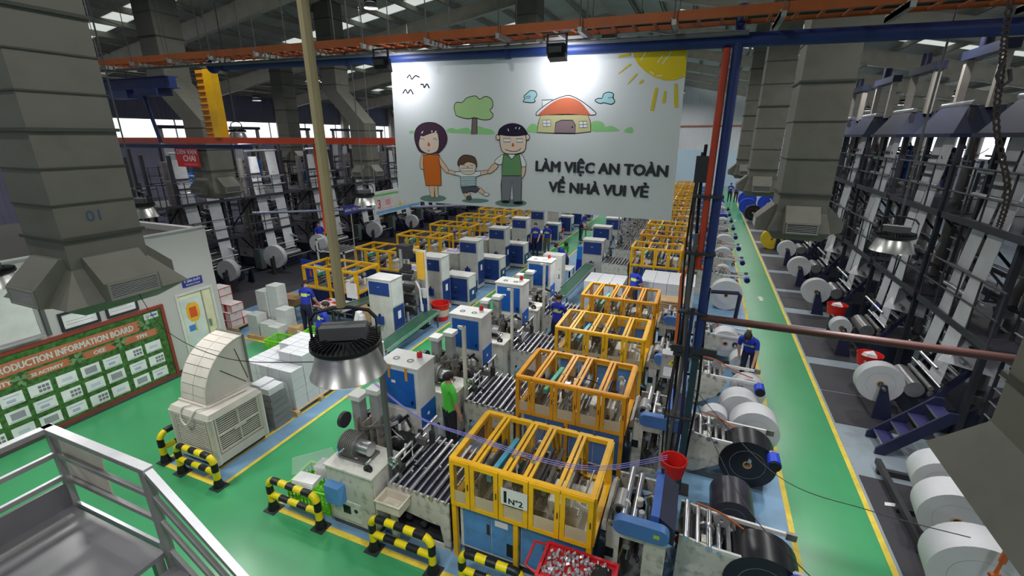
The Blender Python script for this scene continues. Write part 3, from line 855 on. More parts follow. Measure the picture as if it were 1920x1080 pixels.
def ribbon(pts, w, y, closed):
    b = MB()
    n = len(pts)
    L_, R_ = [], []
    for i in range(n):
        a = pts[(i - 1) % n] if closed or i > 0 else pts[i]
        c = pts[(i + 1) % n] if closed or i < n - 1 else pts[i]
        d = (c - a)
        d = d.normalized() if d.length > 1e-6 else Vector((1, 0))
        nn = Vector((-d.y, d.x)) * w / 2
        L_.append(pts[i] + nn)
        R_.append(pts[i] - nn)
    vs = [(p.x, y, p.y) for p in L_ + R_]
    m = n if closed else n - 1
    return b.add(vs, [(i, n + i, n + (i + 1) % n, (i + 1) % n) for i in range(m)])
dy = -.0015
for name, kind, colr, flat, sm, w in BANNER_ART:
    pts = [Vector((flat[i], flat[i + 1])) for i in range(0, len(flat), 2)]
    dy -= .00012
    if kind == 'f':
        if sm:
            pts = smooth_path(pts, 4, True)
        b = MB()
        b.add([(p.x, dy, p.y) for p in pts] , [tuple(range(len(pts)))])
        o = part(name, b, ink(colr), ban, smooth=False)
        if w:
            part('outline', ribbon(pts, w, dy - .0001, True), ink('ink'), o, smooth=False)
    else:
        if sm:
            pts = smooth_path(pts, 5)
        part(name, ribbon(pts, w, dy, False), ink(colr), ban, smooth=False)
TXT = mat('banner lettering', (44, 44, 52), .6)
def slant(body, x0, z0, x1, z1, size):
    t_ = text('lettering', body, size, TXT, ban, (x0, -.016, z0), (R(90), math.atan2(-(z1 - z0), x1 - x0), 0), .001, .011, width=x1 - x0)
slant('LÀM VIỆC AN TOÀN', 2.587, .64, 4.56, .612, .215)
slant('VỀ NHÀ VUI VẺ', 2.827, .328, 4.335, .308, .215)

# flood lamps over the banner
for k, (fx, lb) in enumerate(((-4.78, 'black flood lamp over the left end of the banner'), (-1.98, 'black flood lamp over the middle right of the banner'))):
    fz = 6.78 - .0 * k
    t = thing('flood_lamp', lb, 'lamp', (fx, 6.36, fz))
    hd = part('housing', MB().hexa([(-.12, .0, -.09), (.12, .0, -.09), (.12, .12, -.13), (-.12, .12, -.13)], [(-.12, -.05, .07), (.12, -.05, .07), (.12, .09, .05), (-.12, .09, .05)]), BLACK, t)
    part('fin', MB().bx(-.09, .09, -.07, -.03, -.04, .03), DARK, hd)
    part('bracket', MB().bx(-.14, -.12, .0, .03, -.04, .18).bx(.12, .14, .0, .03, -.04, .18).bx(-.14, .14, .0, .03, .17, .19), BLACK, t)
    part('arm', MB().bx(-.015, .015, .0, .45, .18, .21), STRUT, t)
    part('arm', MB().bx(-.3, .25, .43, .47, .19, .23), STRUT, t)
    part('lens', MB().hexa([(-.1, .105, -.122), (.1, .105, -.122), (.1, .122, -.128), (-.1, .122, -.128)], [(-.1, .085, .03), (.1, .085, .03), (.1, .096, .03), (-.1, .096, .03)]), LENS, t)
    ld = bpy.data.lights.new('flood_light', 'AREA')
    ld.shape = 'RECTANGLE'
    ld.size = .2
    ld.size_y = .12
    ld.energy = 10
    ld.color = (.93, .96, 1)
    lo = bpy.data.objects.new('flood_light', ld)
    COL.objects.link(lo)
    lo.parent = t
    lo.location = (0, .14, -.06)
    lo.rotation_euler = (R(62), 0, 0)

# white advertising panel left of the banner and the blue row sign
t = thing('hall_poster', 'white glossy hall poster with a red figure 3 left of the banner', 'poster', (-11.0, 13.62, 2.95), R(90))
part('sheet', MB().bx(0, 2.9, 0, .04, 0, .80), OFFW, t)
part('green_band', MB().bx(0, 2.9, -.003, 0, .66, .73), mat('poster green', (96, 190, 96), .5), t)
part('blue_band', MB().bx(0, 2.9, -.003, 0, 0, .12), mat('poster blue', (110, 170, 214), .5), t)
text('lettering', '3', .45, mat('poster red', (214, 60, 84), .5), t, (.12, -.003, .22), (R(90), 0, 0), .001, .008)
part('print', MB().bx(.62, .9, -.003, 0, .28, .5).bx(.2, 1.2, -.003, 0, .17, .2), mat('poster pink', (232, 150, 170), .5), t)
part('tower_print', MB().prism([(1.4, .16), (1.62, .16), (1.53, .34), (1.5, .6), (1.48, .34)], 'y', -.003, 0), mat('poster yellow', (216, 190, 70), .5), t)
part('frame', MB().rect(-.03, 2.93, -.03, .83, -.01, .05, .03), OFFW, t)
part('hanging_rod', MB().cyl((.1, .02, .8), (.1, .02, 8.3), .008, 6), STRUT, t)
part('hanging_rod', MB().cyl((2.8, .02, .8), (2.8, .02, 8.3), .008, 6), STRUT, t)
t = thing('row_sign', 'small blue sign with white letters hung above the machines', 'sign', (-11.3, 12.32, 3.12), R(90))
part('plate', MB().bx(0, .72, 0, .02, 0, .30), mat('sign blue', (44, 52, 140), .5), t)
text('lettering', 'BĂNG TẢI 2', .13, OFFW, t, (.05, -.001, .10), (R(90), 0, 0), .001, .003, width=.62)
part('post', MB().cyl((.36, .03, -3.12), (.36, .03, 0), .02, 8), STRUT, t)

# ================================================================ office wall
t = thing('notice_board', 'large production information board with leafy green background and red frame', 'notice board', (-11.6, 0, 0))
Y0, Y1, ZB, ZT = .6, 6.18, .10, 1.86
HEDGE = mat('printed foliage', (62, 104, 50), .7, var=.55, scale=14)
part('backing', MB().bx(.0, .03, Y0, Y1, ZB, ZT), HEDGE, t)
FRM = mat('board frame red brown', (138, 62, 50), .5)
part('frame', MB().recty(Y0 - .06, Y1 + .06, ZB - .06, ZT + .06, 0, .06, .07), FRM, t)
PLK = mat('printed plank', (188, 112, 82), .7, var=.12, scale=4)
def plank(y0, y1, z0, z1):
    n_ = 6
    right = [(y1 + .05 * ((i % 2) * 2 - 1) * .8, z0 + (z1 - z0) * i / (n_ - 1)) for i in range(n_)]
    left = [(y0 + .05 * ((i % 2) * 2 - 1) * .8, z1 - (z1 - z0) * i / (n_ - 1)) for i in range(n_)]
    return MB().prism([(y0, z0)] + right + left[:-1], 'x', .03, .033)
def plank_text(body, y, z, s, w=None):
    return text('lettering', body, s, OFFW, t, (.036, y, z), (R(90), 0, R(90)), .001, .006, width=w)
part('plank', plank(2.7, 5.66, 1.46, 1.71), PLK, t)
plank_text('PRODUCTION INFORMATION BOARD', 3.22, 1.52, .19, 2.31)
for y0, y1, z0, z1, tx, ty, sz in ((5.31, 5.98, 1.25, 1.41, 'TPM', 5.54, .12), (4.54, 5.14, 1.25, 1.41, 'OEE', 4.72, .12), (3.66, 4.32, 1.25, 1.41, '5S ACTIVITY', 3.70, .09), (2.75, 3.42, 1.25, 1.41, 'QUALITY', 2.92, .12)):
    part('plank', plank(y0, y1, z0, z1), PLK, t)
    plank_text(tx, ty, z0 + .035, sz)
LEAF = mat('printed leaf', (112, 146, 96), .7, var=.3, scale=8)
for cy, cz in ((5.78, 1.56), (5.22, 1.36), (4.43, 1.33), (3.55, 1.31), (2.6, 1.5)):
    for k in range(9):
        a = 2 * PI * k / 9 + cy
        r = .12 if k % 2 else .17
        c_, s_ = math.cos(a), math.sin(a)
        part('leaf', MB().prism([(cy, cz), (cy + r * .6 * c_ - .035 * s_, cz + r * .6 * s_ + .035 * c_), (cy + r * c_, cz + r * s_), (cy + r * .6 * c_ + .035 * s_, cz + r * .6 * s_ - .035 * c_)], 'x', .034 + k * .0006, .0366 + k * .0006), LEAF if k % 3 else mat('dark leaf', (52, 84, 60), .7), t)
lg = part('logo_plate', MB().bx(.03, .036, 5.80, 6.10, 1.66, 1.80), OFFW, t)
part('logo_mark', MB().ring((.036, 5.87, 1.73), (.038, 5.87, 1.73), .035, .02, 14), mat('logo teal', (70, 130, 150), .5), lg)
part('logo_word', MB().bx(.036, .038, 5.93, 6.07, 1.71, 1.755), mat('logo blue', (70, 110, 180), .5), lg)
SHEETC = [mat('sheet ink ' + str(i), c, .7) for i, c in enumerate(((196, 204, 222), (150, 152, 160), (120, 124, 130), (212, 206, 120), (172, 178, 206)))]
cols = [(5.67, 6.0), (5.27, 5.6), (4.83, 5.16), (4.43, 4.76), (4.02, 4.35), (3.59, 3.93), (3.18, 3.51), (2.76, 3.09), (2.34, 2.67), (1.92, 2.25)]
random.seed(11)
for ci, (a, b) in enumerate(cols):
    for r in range(3):
        z1 = 1.11 - r * .345
        sh = part('sheet', MB().bx(.03, .034, a, b, z1 - .24, z1), PAPER, t)
        kind = (ci + r) % 4
        if kind == 0:
            part('print', MB().bx(.034, .0345, a + .08, b - .08, z1 - .16, z1 - .09), SHEETC[0], sh)
        elif kind == 1:
            for i in range(3):
                for j in range(2):
                    part('print', MB().bx(.034, .0345, a + .14 + i * .06, a + .19 + i * .06, z1 - .11 - j * .08, z1 - .05 - j * .08), SHEETC[2], sh)
        elif kind == 2:
            part('print', MB().bx(.034, .0345, a + .05, b - .05, z1 - .07, z1 - .05).bx(.034, .0345, a + .08, b - .12, z1 - .18, z1 - .12), SHEETC[4], sh)
        else:
            part('print', MB().bx(.034, .0345, a + .06, b - .06, z1 - .19, z1 - .05), SHEETC[1], sh)
        part('print', MB().bx(.034, .0345, a + .03, b - .03, z1 - .225, z1 - .215), SHEETC[2], sh)
for k, (a, b, z0, z1, lb) in enumerate(((4.36, 5.02, 1.95, 2.34, 'left framed white notice over the information board'), (5.14, 5.76, 1.95, 2.34, 'right framed white notice over the information board'))):
    f = thing('framed_notice', lb, 'frame', (-11.6, 0, 0))
    part('frame', MB().recty(a, b, z0, z1, 0, .04, .045), DARK, f)
    part('sheet', MB().bx(0, .012, a + .045, b - .045, z0 + .045, z1 - .045), PAPER, f)
    part('print', MB().bx(.012, .0125, a + .1, b - .1, z0 + .12, z0 + .13).bx(.012, .0125, a + .1, b - .2, z0 + .18, z0 + .19), SHEETC[1], f)
wb_ = thing('wall_whiteboard', 'wide pale whiteboard on the office wall at the left edge', 'whiteboard', (-11.6, 0, 0))
part('panel', MB().bx(0, .02, .5, 4.05, 2.06, 3.2), mat('whiteboard', (212, 214, 212), .35), wb_)
part('frame', MB().recty(.46, 4.09, 2.02, 3.24, 0, .035, .04), GREY, wb_)
part('tray', MB().bx(.02, .10, .5, 4.05, 1.99, 2.02), GREY, wb_)
part('hinge_post', MB().bx(0, .06, 4.13, 4.19, 1.98, 3.2), DGREY, wb_)

d = thing('office_door', 'cream glass office door with an orange lantern print and blue sign over it', 'door', (-11.62, 6.56, 0))
part('jamb', MB().recty(0, .94, 0, 2.02, -.06, .05, .05), OFFW, d)
part('leaf', MB().bx(-.03, .0, .05, .89, .02, 1.97), mat('door cream', (222, 218, 186), .4), d)
gl = part('glazing', MB().bx(0, .006, .10, .60, .3, 1.85), mat('door glazing', (204, 214, 214), .15), d)
part('lantern_print', MB().prism([(.28, 1.22), (.20, 1.35), (.20, 1.62), (.27, 1.72), (.44, 1.72), (.52, 1.62), (.52, 1.35), (.44, 1.22)], 'x', .006, .009), mat('lantern gold', (226, 176, 60), .5), gl)
part('lantern_print', MB().bx(.009, .011, .27, .45, 1.33, 1.60), mat('lantern red', (214, 88, 40), .5), gl)
part('lantern_print', MB().bx(.006, .008, .34, .38, .95, 1.22), mat('lantern tail', (206, 190, 70), .5), gl)
part('blue_print', MB().bx(.006, .008, .18, .34, .98, 1.14), mat('door blue print', (70, 130, 200), .5), gl)
part('stile', MB().bx(0, .015, .64, .67, .05, 1.95), GREY, d)
part('handle', MB().bx(0, .05, .70, .74, .95, 1.15), STEEL, d)
t = thing('door_sign', 'small blue sign with white lettering over the office door', 'sign', (-11.6, 6.80, 2.14))
part('plate', MB().bx(0, .02, 0, .50, 0, .20), mat('sign blue', (44, 52, 140), .5), t)
text('lettering', 'P. SẢN XUẤT', .08, OFFW, t, (.021, .05, .11), (R(90), 0, R(90)), .001, .002, width=.40)
text('lettering', 'PRODUCTION', .055, OFFW, t, (.021, .08, .03), (R(90), 0, R(90)), .001, .001, width=.34)

# ================================================================ near platform with railing
PLAT = mat('platform grey paint', (110, 110, 114), .38, var=.06, scale=2)
RAILM = mat('railing grey paint', (146, 146, 146), .35, .1, var=.08, scale=3, dirt=.2)
EDGE = mat('pale rail top', (226, 227, 232), .4, 0)  # paler colour for the thin strips topping the rails
pl = thing('access_platform', 'grey steel access platform with railing at the lower left corner', 'platform', (-6.2, 0, 0))
D = 1.72
part('deck', MB().bx(0, 1.62, -2.6, 1.93, D - .05, D), PLAT, pl)
part('deck_step', MB().bx(.16, .24, -2.6, 1.85, D, D + .02), RAILM, pl)
part('toe_board', MB().bx(-.03, .0, -2.6, 1.98, D - .1, D + .30), PLAT, pl)
part('toe_board', MB().bx(.05, 1.5, 1.95, 1.98, D - .12, D + .04), mat('toe board pale', (176, 180, 184), .3, .4), pl)
for y in (-1.0, 1.96):
    part('post', MB().bx(-.03, .04, y - .03, y + .03, D - .1, D + 1.0), RAILM, pl)
part('post', MB().bx(1.60, 1.68, 1.92, 1.99, D - .3, D + 1.0), RAILM, pl)
def rail(name, p, q, w, h, m):
    return part(name, MB().bar(p, q, w, h), m, pl)
rail('top_rail', (0, -2.6, D + 1.0), (0, 2.0, D + 1.0), .09, .05, RAILM)
rail('rail_edge', (0, -2.6, D + 1.029), (0, 2.0, D + 1.029), .085, .006, EDGE)
rail('top_rail', (-.04, 1.96, D + 1.0), (1.70, 1.96, D + 1.0), .09, .05, RAILM)
rail('rail_edge', (-.04, 1.96, D + 1.029), (1.70, 1.96, D + 1.029), .085, .006, EDGE)
for z in (.38, .68):
    rail('mid_rail', (0, -2.6, D + z), (0, 1.95, D + z), .04, .05, RAILM)
    rail('mid_rail', (0, 1.96, D + z), (1.62, 1.96, D + z), .04, .05, RAILM)
    rail('rail_edge', (0, -2.6, D + z + .028), (0, 1.95, D + z + .028), .038, .006, EDGE)
part('sign_panel', MB().bx(.06, .82, 1.985, 1.997, D + .30, D + .96), mat('panel beige', (214, 210, 194), .6), pl)
part('leg', MB().bx(.02, .10, 1.84, 1.92, 0, D - .05).bx(1.5, 1.58, 1.84, 1.92, 0, D - .05).bx(.02, .1, -2.5, -2.42, 0, D - .05), RAILM, pl)
# stair flight going down to the right
for z in (0, .32, .62):
    rail('stair_rail', (1.66, 1.96, D + 1.0 - z), (3.3, 1.96, D - .35 - z), .07 if z == 0 else .04, .05, RAILM)
rail('rail_edge', (1.66, 1.96, D + 1.03), (3.3, 1.96, D - .32), .068, .006, EDGE)
part('stringer', MB().bar((1.6, 1.96, D - .05), (3.7, 1.96, .05), .04, .2), RAILM, pl)
part('stringer', MB().bar((1.6, .9, D - .05), (3.7, .9, .05), .04, .2), RAILM, pl)
for k in range(8):
    part('tread', MB().bx(1.66 + k * .25, 1.92 + k * .25, .92, 1.94, D - .21 - k * .2, D - .18 - k * .2), PLAT, pl)
part('end_post', MB().bx(3.27, 3.33, 1.93, 1.99, .2, D - .35), RAILM, pl)

# ================================================================ evaporative cooler
COOL = mat('cooler plastic', (198, 193, 184), .55, var=.05, scale=1.5, dirt=.15)
COOLD = mat('cooler shadow gap', (34, 33, 31), .8)
t = thing('evaporative_cooler', 'beige evaporative air cooler with louvred sides and a curved duct hood', 'air cooler', (-8.42, 4.24, 0))
t.scale = (.86, .98, 1.13)
part('plinth', MB().bx(.04, 1.14, .04, 1.0, .03, .12), DARK, t)
part('body', MB().bx(.02, 1.16, .02, 1.02, .10, .92), COOL, t)
part('base_pan', MB().bx(-.02, 1.2, -.02, 1.06, .10, .24), COOL, t)
part('lid', MB().hexa([(-.03, -.03, .90), (1.21, -.03, .90), (1.21, 1.07, .90), (-.03, 1.07, .90)], [(.02, .02, .99), (1.16, .02, .99), (1.16, 1.02, .99), (.02, 1.02, .99)]), COOL, t)
for (sx, sy) in ((1.16, .02), (1.16, 1.02), (.02, .02)):
    part('corner_post', MB().cyl((sx, sy, .1), (sx, sy, .92), .06, 12), COOL, t)
g1 = part('louvre_panel', MB().bx(1.16, 1.175, .10, .94, .30, .86), COOLD, t)
part('louvre_frame', MB().recty(.08, .96, .28, .91, 1.16, 1.20, .03), COOL, g1)
part('louvre_bar', MB().bx(1.17, 1.205, .51, .53, .30, .86).bx(1.17, 1.205, .10, .94, .57, .59), COOL, g1)
part('name_plate', MB().bx(1.205, 1.215, .40, .64, .545, .615), COOL, g1)
for k in range(15):
    z = .335 + k * .0365
    part('louvre', MB().hexa([(1.180, .10, z), (1.190, .10, z), (1.190, .94, z), (1.180, .94, z)], [(1.180, .10, z + .017), (1.190, .10, z + .015), (1.190, .94, z + .015), (1.180, .94, z + .017)]), COOL, g1)
g2 = part('louvre_panel', MB().bx(.12, 1.06, .005, .02, .30, .86), COOLD, t)
part('louvre_frame', MB().rect(.10, 1.08, .28, .88, -.02, .02, .03), COOL, g2)
for k in range(15):
    z = .335 + k * .0365
    part('louvre', MB().hexa([(.12, .0, z), (.12, -.010, z), (1.06, -.010, z), (1.06, .0, z)], [(.12, .0, z + .017), (.12, -.010, z + .015), (1.06, -.010, z + .015), (1.06, .0, z + .017)]), COOL, g2)
HX0, HX1 = .06, .84
cyy, czz, ro, ri = 1.12, .98, .92, .06
hood = part('hood_side', MB().prism([(cyy - ro * math.cos(a), czz + ro * math.sin(a)) for a in [PI / 2 * i / 14 for i in range(15)]] + [(cyy, czz + ri), (cyy - ri, czz)], 'x', HX1 - .012, HX1), COOL, t)
part('hood_side', MB().prism([(cyy - ro * math.cos(a), czz + ro * math.sin(a)) for a in [PI / 2 * i / 14 for i in range(15)]] + [(cyy, czz + ri), (cyy - ri, czz)], 'x', HX0, HX0 + .012), COOL, t)
part('hood_edge', MB().tube([(HX1, cyy - ro * math.cos(a), czz + ro * math.sin(a)) for a in [PI / 2 * i / 14 for i in range(15)]], .014, 6), COOL, hood)
part('hood_crease', MB().bar((HX1 + .003, cyy - .1, czz + .1), (HX1 + .003, cyy - .55, czz + .5), .006, .012).bar((HX1 + .003, cyy - .05, czz + .15), (HX1 + .003, cyy - .2, czz + .75), .006, .012), COOLD, hood)
for i in range(9):
    a0, a1 = PI / 2 * (i + .03) / 9, PI / 2 * (i + .97) / 9
    for x0, x1 in ((HX0, .445), (.455, HX1)):
        P = lambda r, a: (cyy - r * math.cos(a), czz + r * math.sin(a))
        part('hood_panel', MB().prism([P(ro, a0), P(ro, a1), P(ro - .014, a1), P(ro - .014, a0)], 'x', x0, x1), COOL, t)
part('hood_liner', MB().prism([(cyy - (ro - .016) * math.cos(a), czz + (ro - .016) * math.sin(a)) for a in [PI / 2 * i / 14 for i in range(15)]] + [(cyy - (ro - .022) * math.cos(a), czz + (ro - .022) * math.sin(a)) for a in [PI / 2 * (14 - i) / 14 for i in range(15)]], 'x', HX0 + .012, HX1 - .012), COOLD, t)
part('mouth_rim', MB().rect(HX0 - .02, HX1 + .02, czz + .04, czz + ro + .02, cyy - .01, cyy + .03, .03), mat('rim grey', (110, 108, 102), .5), t)
part('collar', MB().rectz(HX0 - .03, HX1 + .03, .16, 1.1, .985, 1.03, .03), COOL, t)
part('hose', MB().tube(smooth_path([(1.0, .9, 1.01), (.98, .5, 1.03), (.92, .2, 1.02), (.80, .02, 1.02), (.70, -.06, .86), (.55, -.07, .76), (.42, -.06, .84), (.40, .0, 1.0), (.5, .12, 1.02)], 6), .014, 8), mat('white hose', (206, 206, 200), .5), t)

# ================================================================ striped bump rails
def bump_rail(loc, rz, length, label, h=.60):
    t = thing('bump_rail', label, 'barrier', (*loc, 0), R(rz))
    r = .055
    path = [Vector((0, 0, .02))]
    for i in range(7):
        a = PI / 2 * i / 6
        path.append(Vector((.14 - .14 * math.cos(a), 0, h - .14 + .14 * math.sin(a))))
    for i in range(7):
        a = PI / 2 * (6 - i) / 6
        path.append(Vector((length - .14 + .14 * math.cos(a), 0, h - .14 + .14 * math.sin(a))))
    path.append(Vector((length, 0, .02)))
    # resample, then cut into alternating stripes
    dist = [0]
    for a, b in zip(path, path[1:]):
        dist.append(dist[-1] + (b - a).length)
    def at_(s):
        for i in range(len(dist) - 1):
            if s <= dist[i + 1] + 1e-9:
                k = (s - dist[i]) / max(1e-9, dist[i + 1] - dist[i])
                return path[i].lerp(path[i + 1], k)
        return path[-1]
    n_ = 13
    T = dist[-1]
    for i in range(n_):
        pts = [at_(T * (i + q / 5) / n_) for q in range(6)]
        part('stripe', MB().tube(pts, r, 10), SIGY if i % 2 else BLACK, t)
    for i in range(5):
        x0, x1 = .02 + (length - .04) * i / 5, .02 + (length - .04) * (i + 1) / 5
        part('stripe', MB().cyl((x0, 0, .30), (x1, 0, .30), .05, 10), SIGY if i % 2 == 0 else BLACK, t)
    for x in (0, length):
        part('base_plate', MB().bx(x - .11, x + .11, -.11, .11, .006, .02), DARK, t)
        part('gusset', MB().cyl((x, 0, .02), (x, 0, .16), .09, 8, .058), BLACK, t)
bump_rail((-8.55, 4.02), 90, 1.0, 'black and yellow bump rail along the side of the air cooler')
bump_rail((-7.98, 3.95), 0, .94, 'black and yellow bump rail in front of the air cooler')
bump_rail((-5.77, 3.95), 0, .98, 'black and yellow bump rail in front of the lime crate')
bump_rail((-3.78, 3.95), 0, .99, 'black and yellow bump rail in front of the white printing unit')
bump_rail((-2.32, 3.93), 0, .86, 'black and yellow bump rail beside the red scrap trolley')

# ================================================================ cartons
def carton(name, sx, sy, sz, m, tape=None, mark=False):
    b = MB().bx(-sx / 2, sx / 2, -sy / 2, sy / 2, 0, sz)
    return b.mesh(name, m)
GAPM = mat('carton joint', (150, 152, 156), .8)
def make_carton(sx, sy, sz, m, label, red=False):
    t = thing('carton', label, 'box')
    part('body', MB().bx(-sx / 2, sx / 2, -sy / 2, sy / 2, 0, sz), m, t)
    part('flap_seam', MB().bx(-sx / 2, sx / 2, -.004, .004, sz, sz + .0015), GAPM, t)
    part('tape', MB().bx(-.03, .03, -sy / 2 - .001, -sy / 2, sz - .09, sz), mat('tape', (196, 198, 200), .4), t)
    part('tape', MB().bx(sx / 2, sx / 2 + .001, -.03, .03, sz - .09, sz), mat('tape', (196, 198, 200), .4), t)
    if red:
        e = MB()
        w = .022
        for s_ in (-1, 1):
            e.bx(s_ * sx / 2 - .012, s_ * sx / 2 + .003, -sy / 2 - .003, -sy / 2, 0, sz)
            e.bx(sx / 2, sx / 2 + .003, s_ * sy / 2 - .012, s_ * sy / 2 + .003, 0, sz)
        e.bx(-sx / 2, sx / 2, -sy / 2 - .003, -sy / 2, sz - w, sz).bx(sx / 2, sx / 2 + .003, -sy / 2, sy / 2, sz - w, sz)
        e.bx(-sx * .12, sx * .12, -sy / 2 - .003, -sy / 2, 0, sz)
        part('red_edge', e, mat('carton red', (200, 40, 52), .7), t)
    return t
def make_pallet(loc, sx, sy, label, rz=0):
    t = thing('pallet', label, 'pallet', (*loc, 0.006), R(rz))
    n_ = int(sx / .14)
    for k in range(n_):
        x = -sx / 2 + k * sx / n_
        part('board', MB().bx(x, x + sx / n_ * .8, -sy / 2, sy / 2, .10, .122), WOOD, t)
    for y in (-sy / 2 + .05, 0, sy / 2 - .05):
        part('bearer', MB().bx(-sx / 2, sx / 2, y - .045, y + .045, .0, .10), WOOD, t)
    return t
make_pallet((-8.16, 6.72), 1.5, 1.45, 'wooden pallet under the big stack of white cartons')
cx0, cy0, sx, sy, sz = -8.85, 6.06, .345, .33, .225
proto = tree(make_carton(sx - .012, sy - .012, sz - .006, CARTON, 'x'))
used = [False]
def put_carton(pt, used, loc, rz, label, group):
    if not used[0]:
        used[0] = True
        o = pt[0]
        o.location = loc
        o.rotation_euler = (0, 0, rz)
        tag(o, label, None, group)
        return o
    return copy_tree(pt, loc=loc, rz=rz, label=label, group=group)
LAY = ['bottom', 'second', 'third', 'fourth', 'top']
for lz in range(5):
    for i in range(4):
        for j in range(4):
            if lz < 3 and i != 3 and j != 0:
                continue
            if lz == 4 and not (i >= 1 and j >= 1 and (i, j) != (1, 1)):
                continue
            side = 'front left face' if j == 0 else 'aisle face' if i == 3 else 'middle'
            put_carton(proto, used, (cx0 + (i + .5) * sx + random.uniform(-.002, .002), cy0 + (j + .5) * sy + random.uniform(-.002, .002), .132 + lz * sz), 0,
                       f'white carton, {LAY[lz]} layer of the big stack, {ORD[i].replace("nearest", "first")} across, {ORD[j].replace("nearest", "first")} deep', 'white cartons on the big pallet stack')
# shrink wrapped bundles next to the cooler
t = thing('wrapped_bundle', 'dark bundles wrapped in clear film with white cartons on top', 'bundle', (-7.74, 5.70, 0.006))
for k in range(5):
    part('bundle', MB().hexa([(-.27 + .01 * k, -.2, .02 + k * .15), (.27, -.2 + .008 * k, .02 + k * .15), (.27, .2, .02 + k * .15), (-.27, .2 - .01 * k, .02 + k * .15)],
                             [(-.25, -.19, .155 + k * .15), (.25 - .02 * (k % 2), -.19, .155 + k * .15), (.25, .19, .155 + k * .15), (-.25, .19, .155 + k * .15)]), mat('grey bundle', (92, 92, 96), .35, var=.25, scale=9), t)
part('top_carton', MB().bx(-.26, .0, -.18, .18, .77, .93), CARTON, t)
part('top_carton', MB().bx(.01, .24, -.19, .17, .77, .90), CARTON, t)
part('film', MB().hexa([(-.31, -.24, .0), (.31, -.24, .0), (.31, .24, .0), (-.31, .24, .0)], [(-.28, -.22, .86), (.27, -.22, .86), (.27, .22, .86), (-.28, .22, .86)]), glass('thin clear film', (232, 236, 240), .12, .15), t)

# red edged cartons and grey cartons behind the office
make_pallet((-13.3, 9.1), 1.2, 1.1, 'wooden pallet under the red edged cartons', 8)
rp = tree(make_carton(.52, .40, .235, mat('pale carton', (222, 216, 214), .75), 'x', True))
ru = [False]
n = 0
for lz, row in enumerate((((-.28, -.3), (.28, -.3), (.27, .14), (-.28, .14)), ((-.28, -.3), (.26, -.28), (-.26, .14)), ((-.25, -.29), (.28, -.2)), ((-.1, -.22),), ((-.1, -.22),))):
    for (px, py) in row:
        n += 1
        put_carton(rp, ru, (-13.3 + px, 9.1 + py, .13 + lz * .24), R(random.uniform(-.6, .6)),
                   f'red edged white carton, {LAY[lz]} layer, {"left" if px < -.05 else "right"} {"front" if py < 0 else "back"} of its stack', 'red edged cartons')
make_pallet((-11.35, 9.1), 1.3, 1.2, 'low pallet under the grey white cartons', 3)
GCART = mat('grey white carton', (198, 202, 200), .75, var=.05)
gp = tree(make_carton(.40, .34, .20, GCART, 'x'))
gu = [False]
for (px, py, hgt_) in ((-.42, .05, 6), (0.0, .1, 7), (-.42, -.36, 3), (.05, -.36, 2), (.46, -.1, 4), (.47, -.45, 2)):
    for k in range(hgt_):
        put_carton(gp, gu, (-11.35 + px, 9.1 + py, .13 + k * .203), R(random.uniform(-.5, .5)),
                   f'grey white carton, {ORD[k].replace("nearest", "first")} up in the {"left" if px < -.2 else "middle" if px < .2 else "right"} {"back" if py > -.15 else "front"} pile of {hgt_}', 'grey white cartons')
solo('brown_sack', MB().hexa([(-.2, -.12, 0), (.22, -.12, 0), (.2, .14, 0), (-.2, .14, 0)], [(-.17, -.06, .52), (.16, -.08, .5), (.2, .1, .56), (-.18, .09, .52)]), CARD, 'slumped brown paper sack behind the lime crates', 'sack', (-10.35, 8.78, .006), R(10))
solo('cardboard_sheet', MB().bx(-.18, .18, -.02, .02, 0, .5), mat('pale board', (190, 200, 186), .8), 'pale flat board leaning beside the brown sack', 'board', (-9.9, 8.60, .006), R(-6))
t = thing('cardboard_pile', 'flattened brown cardboard sheets piled up behind the boxes', 'cardboard', (-12.2, 10.3, .006))
for k in range(7):
    part('sheet', MB().hexa([(-.55, -.3, .5 + k * .03), (.5, -.35 + .03 * k, .5 + k * .03), (.55, .3, .52 + k * .03), (-.5 + .04 * k, .32, .5 + k * .03)],
                            [(-.55, -.3, .515 + k * .03), (.5, -.35 + .03 * k, .515 + k * .03), (.55, .3, .535 + k * .03), (-.5 + .04 * k, .32, .515 + k * .03)]), CARD, t)
part('stand', MB().bx(-.5, .5, -.28, .28, .44, .49).bx(-.5, -.45, -.28, -.23, 0, .44).bx(.45, .5, -.28, -.23, 0, .44).bx(-.5, -.45, .23, .28, 0, .44).bx(.45, .5, .23, .28, 0, .44), DGREY, t)
t = thing('blue_notice', 'blue free standing notice board with a white page', 'notice board', (-13.3, 12.0, .006), R(-8))
part('board', MB().bx(0, 1.25, 0, .03, .55, 1.45), mat('notice blue', (36, 66, 170), .5), t)
part('page', MB().bx(.72, 1.15, -.004, 0, .82, 1.35), PAPER, t)
part('page_band', MB().bx(.74, 1.13, -.006, -.004, .84, .92), mat('page yellow', (214, 206, 110), .6), t)
part('flame_mark', MB().prism([(.45, .85), (.53, .85), (.55, 1.0), (.49, 1.15), (.43, 1.0)], 'y', -.004, 0), mat('mark orange', (214, 96, 50), .6), t)
part('foot', MB().bx(.1, .14, -.2, .2, 0, .55), DGREY, t)
part('foot', MB().bx(1.1, 1.14, -.2, .2, 0, .55), DGREY, t)

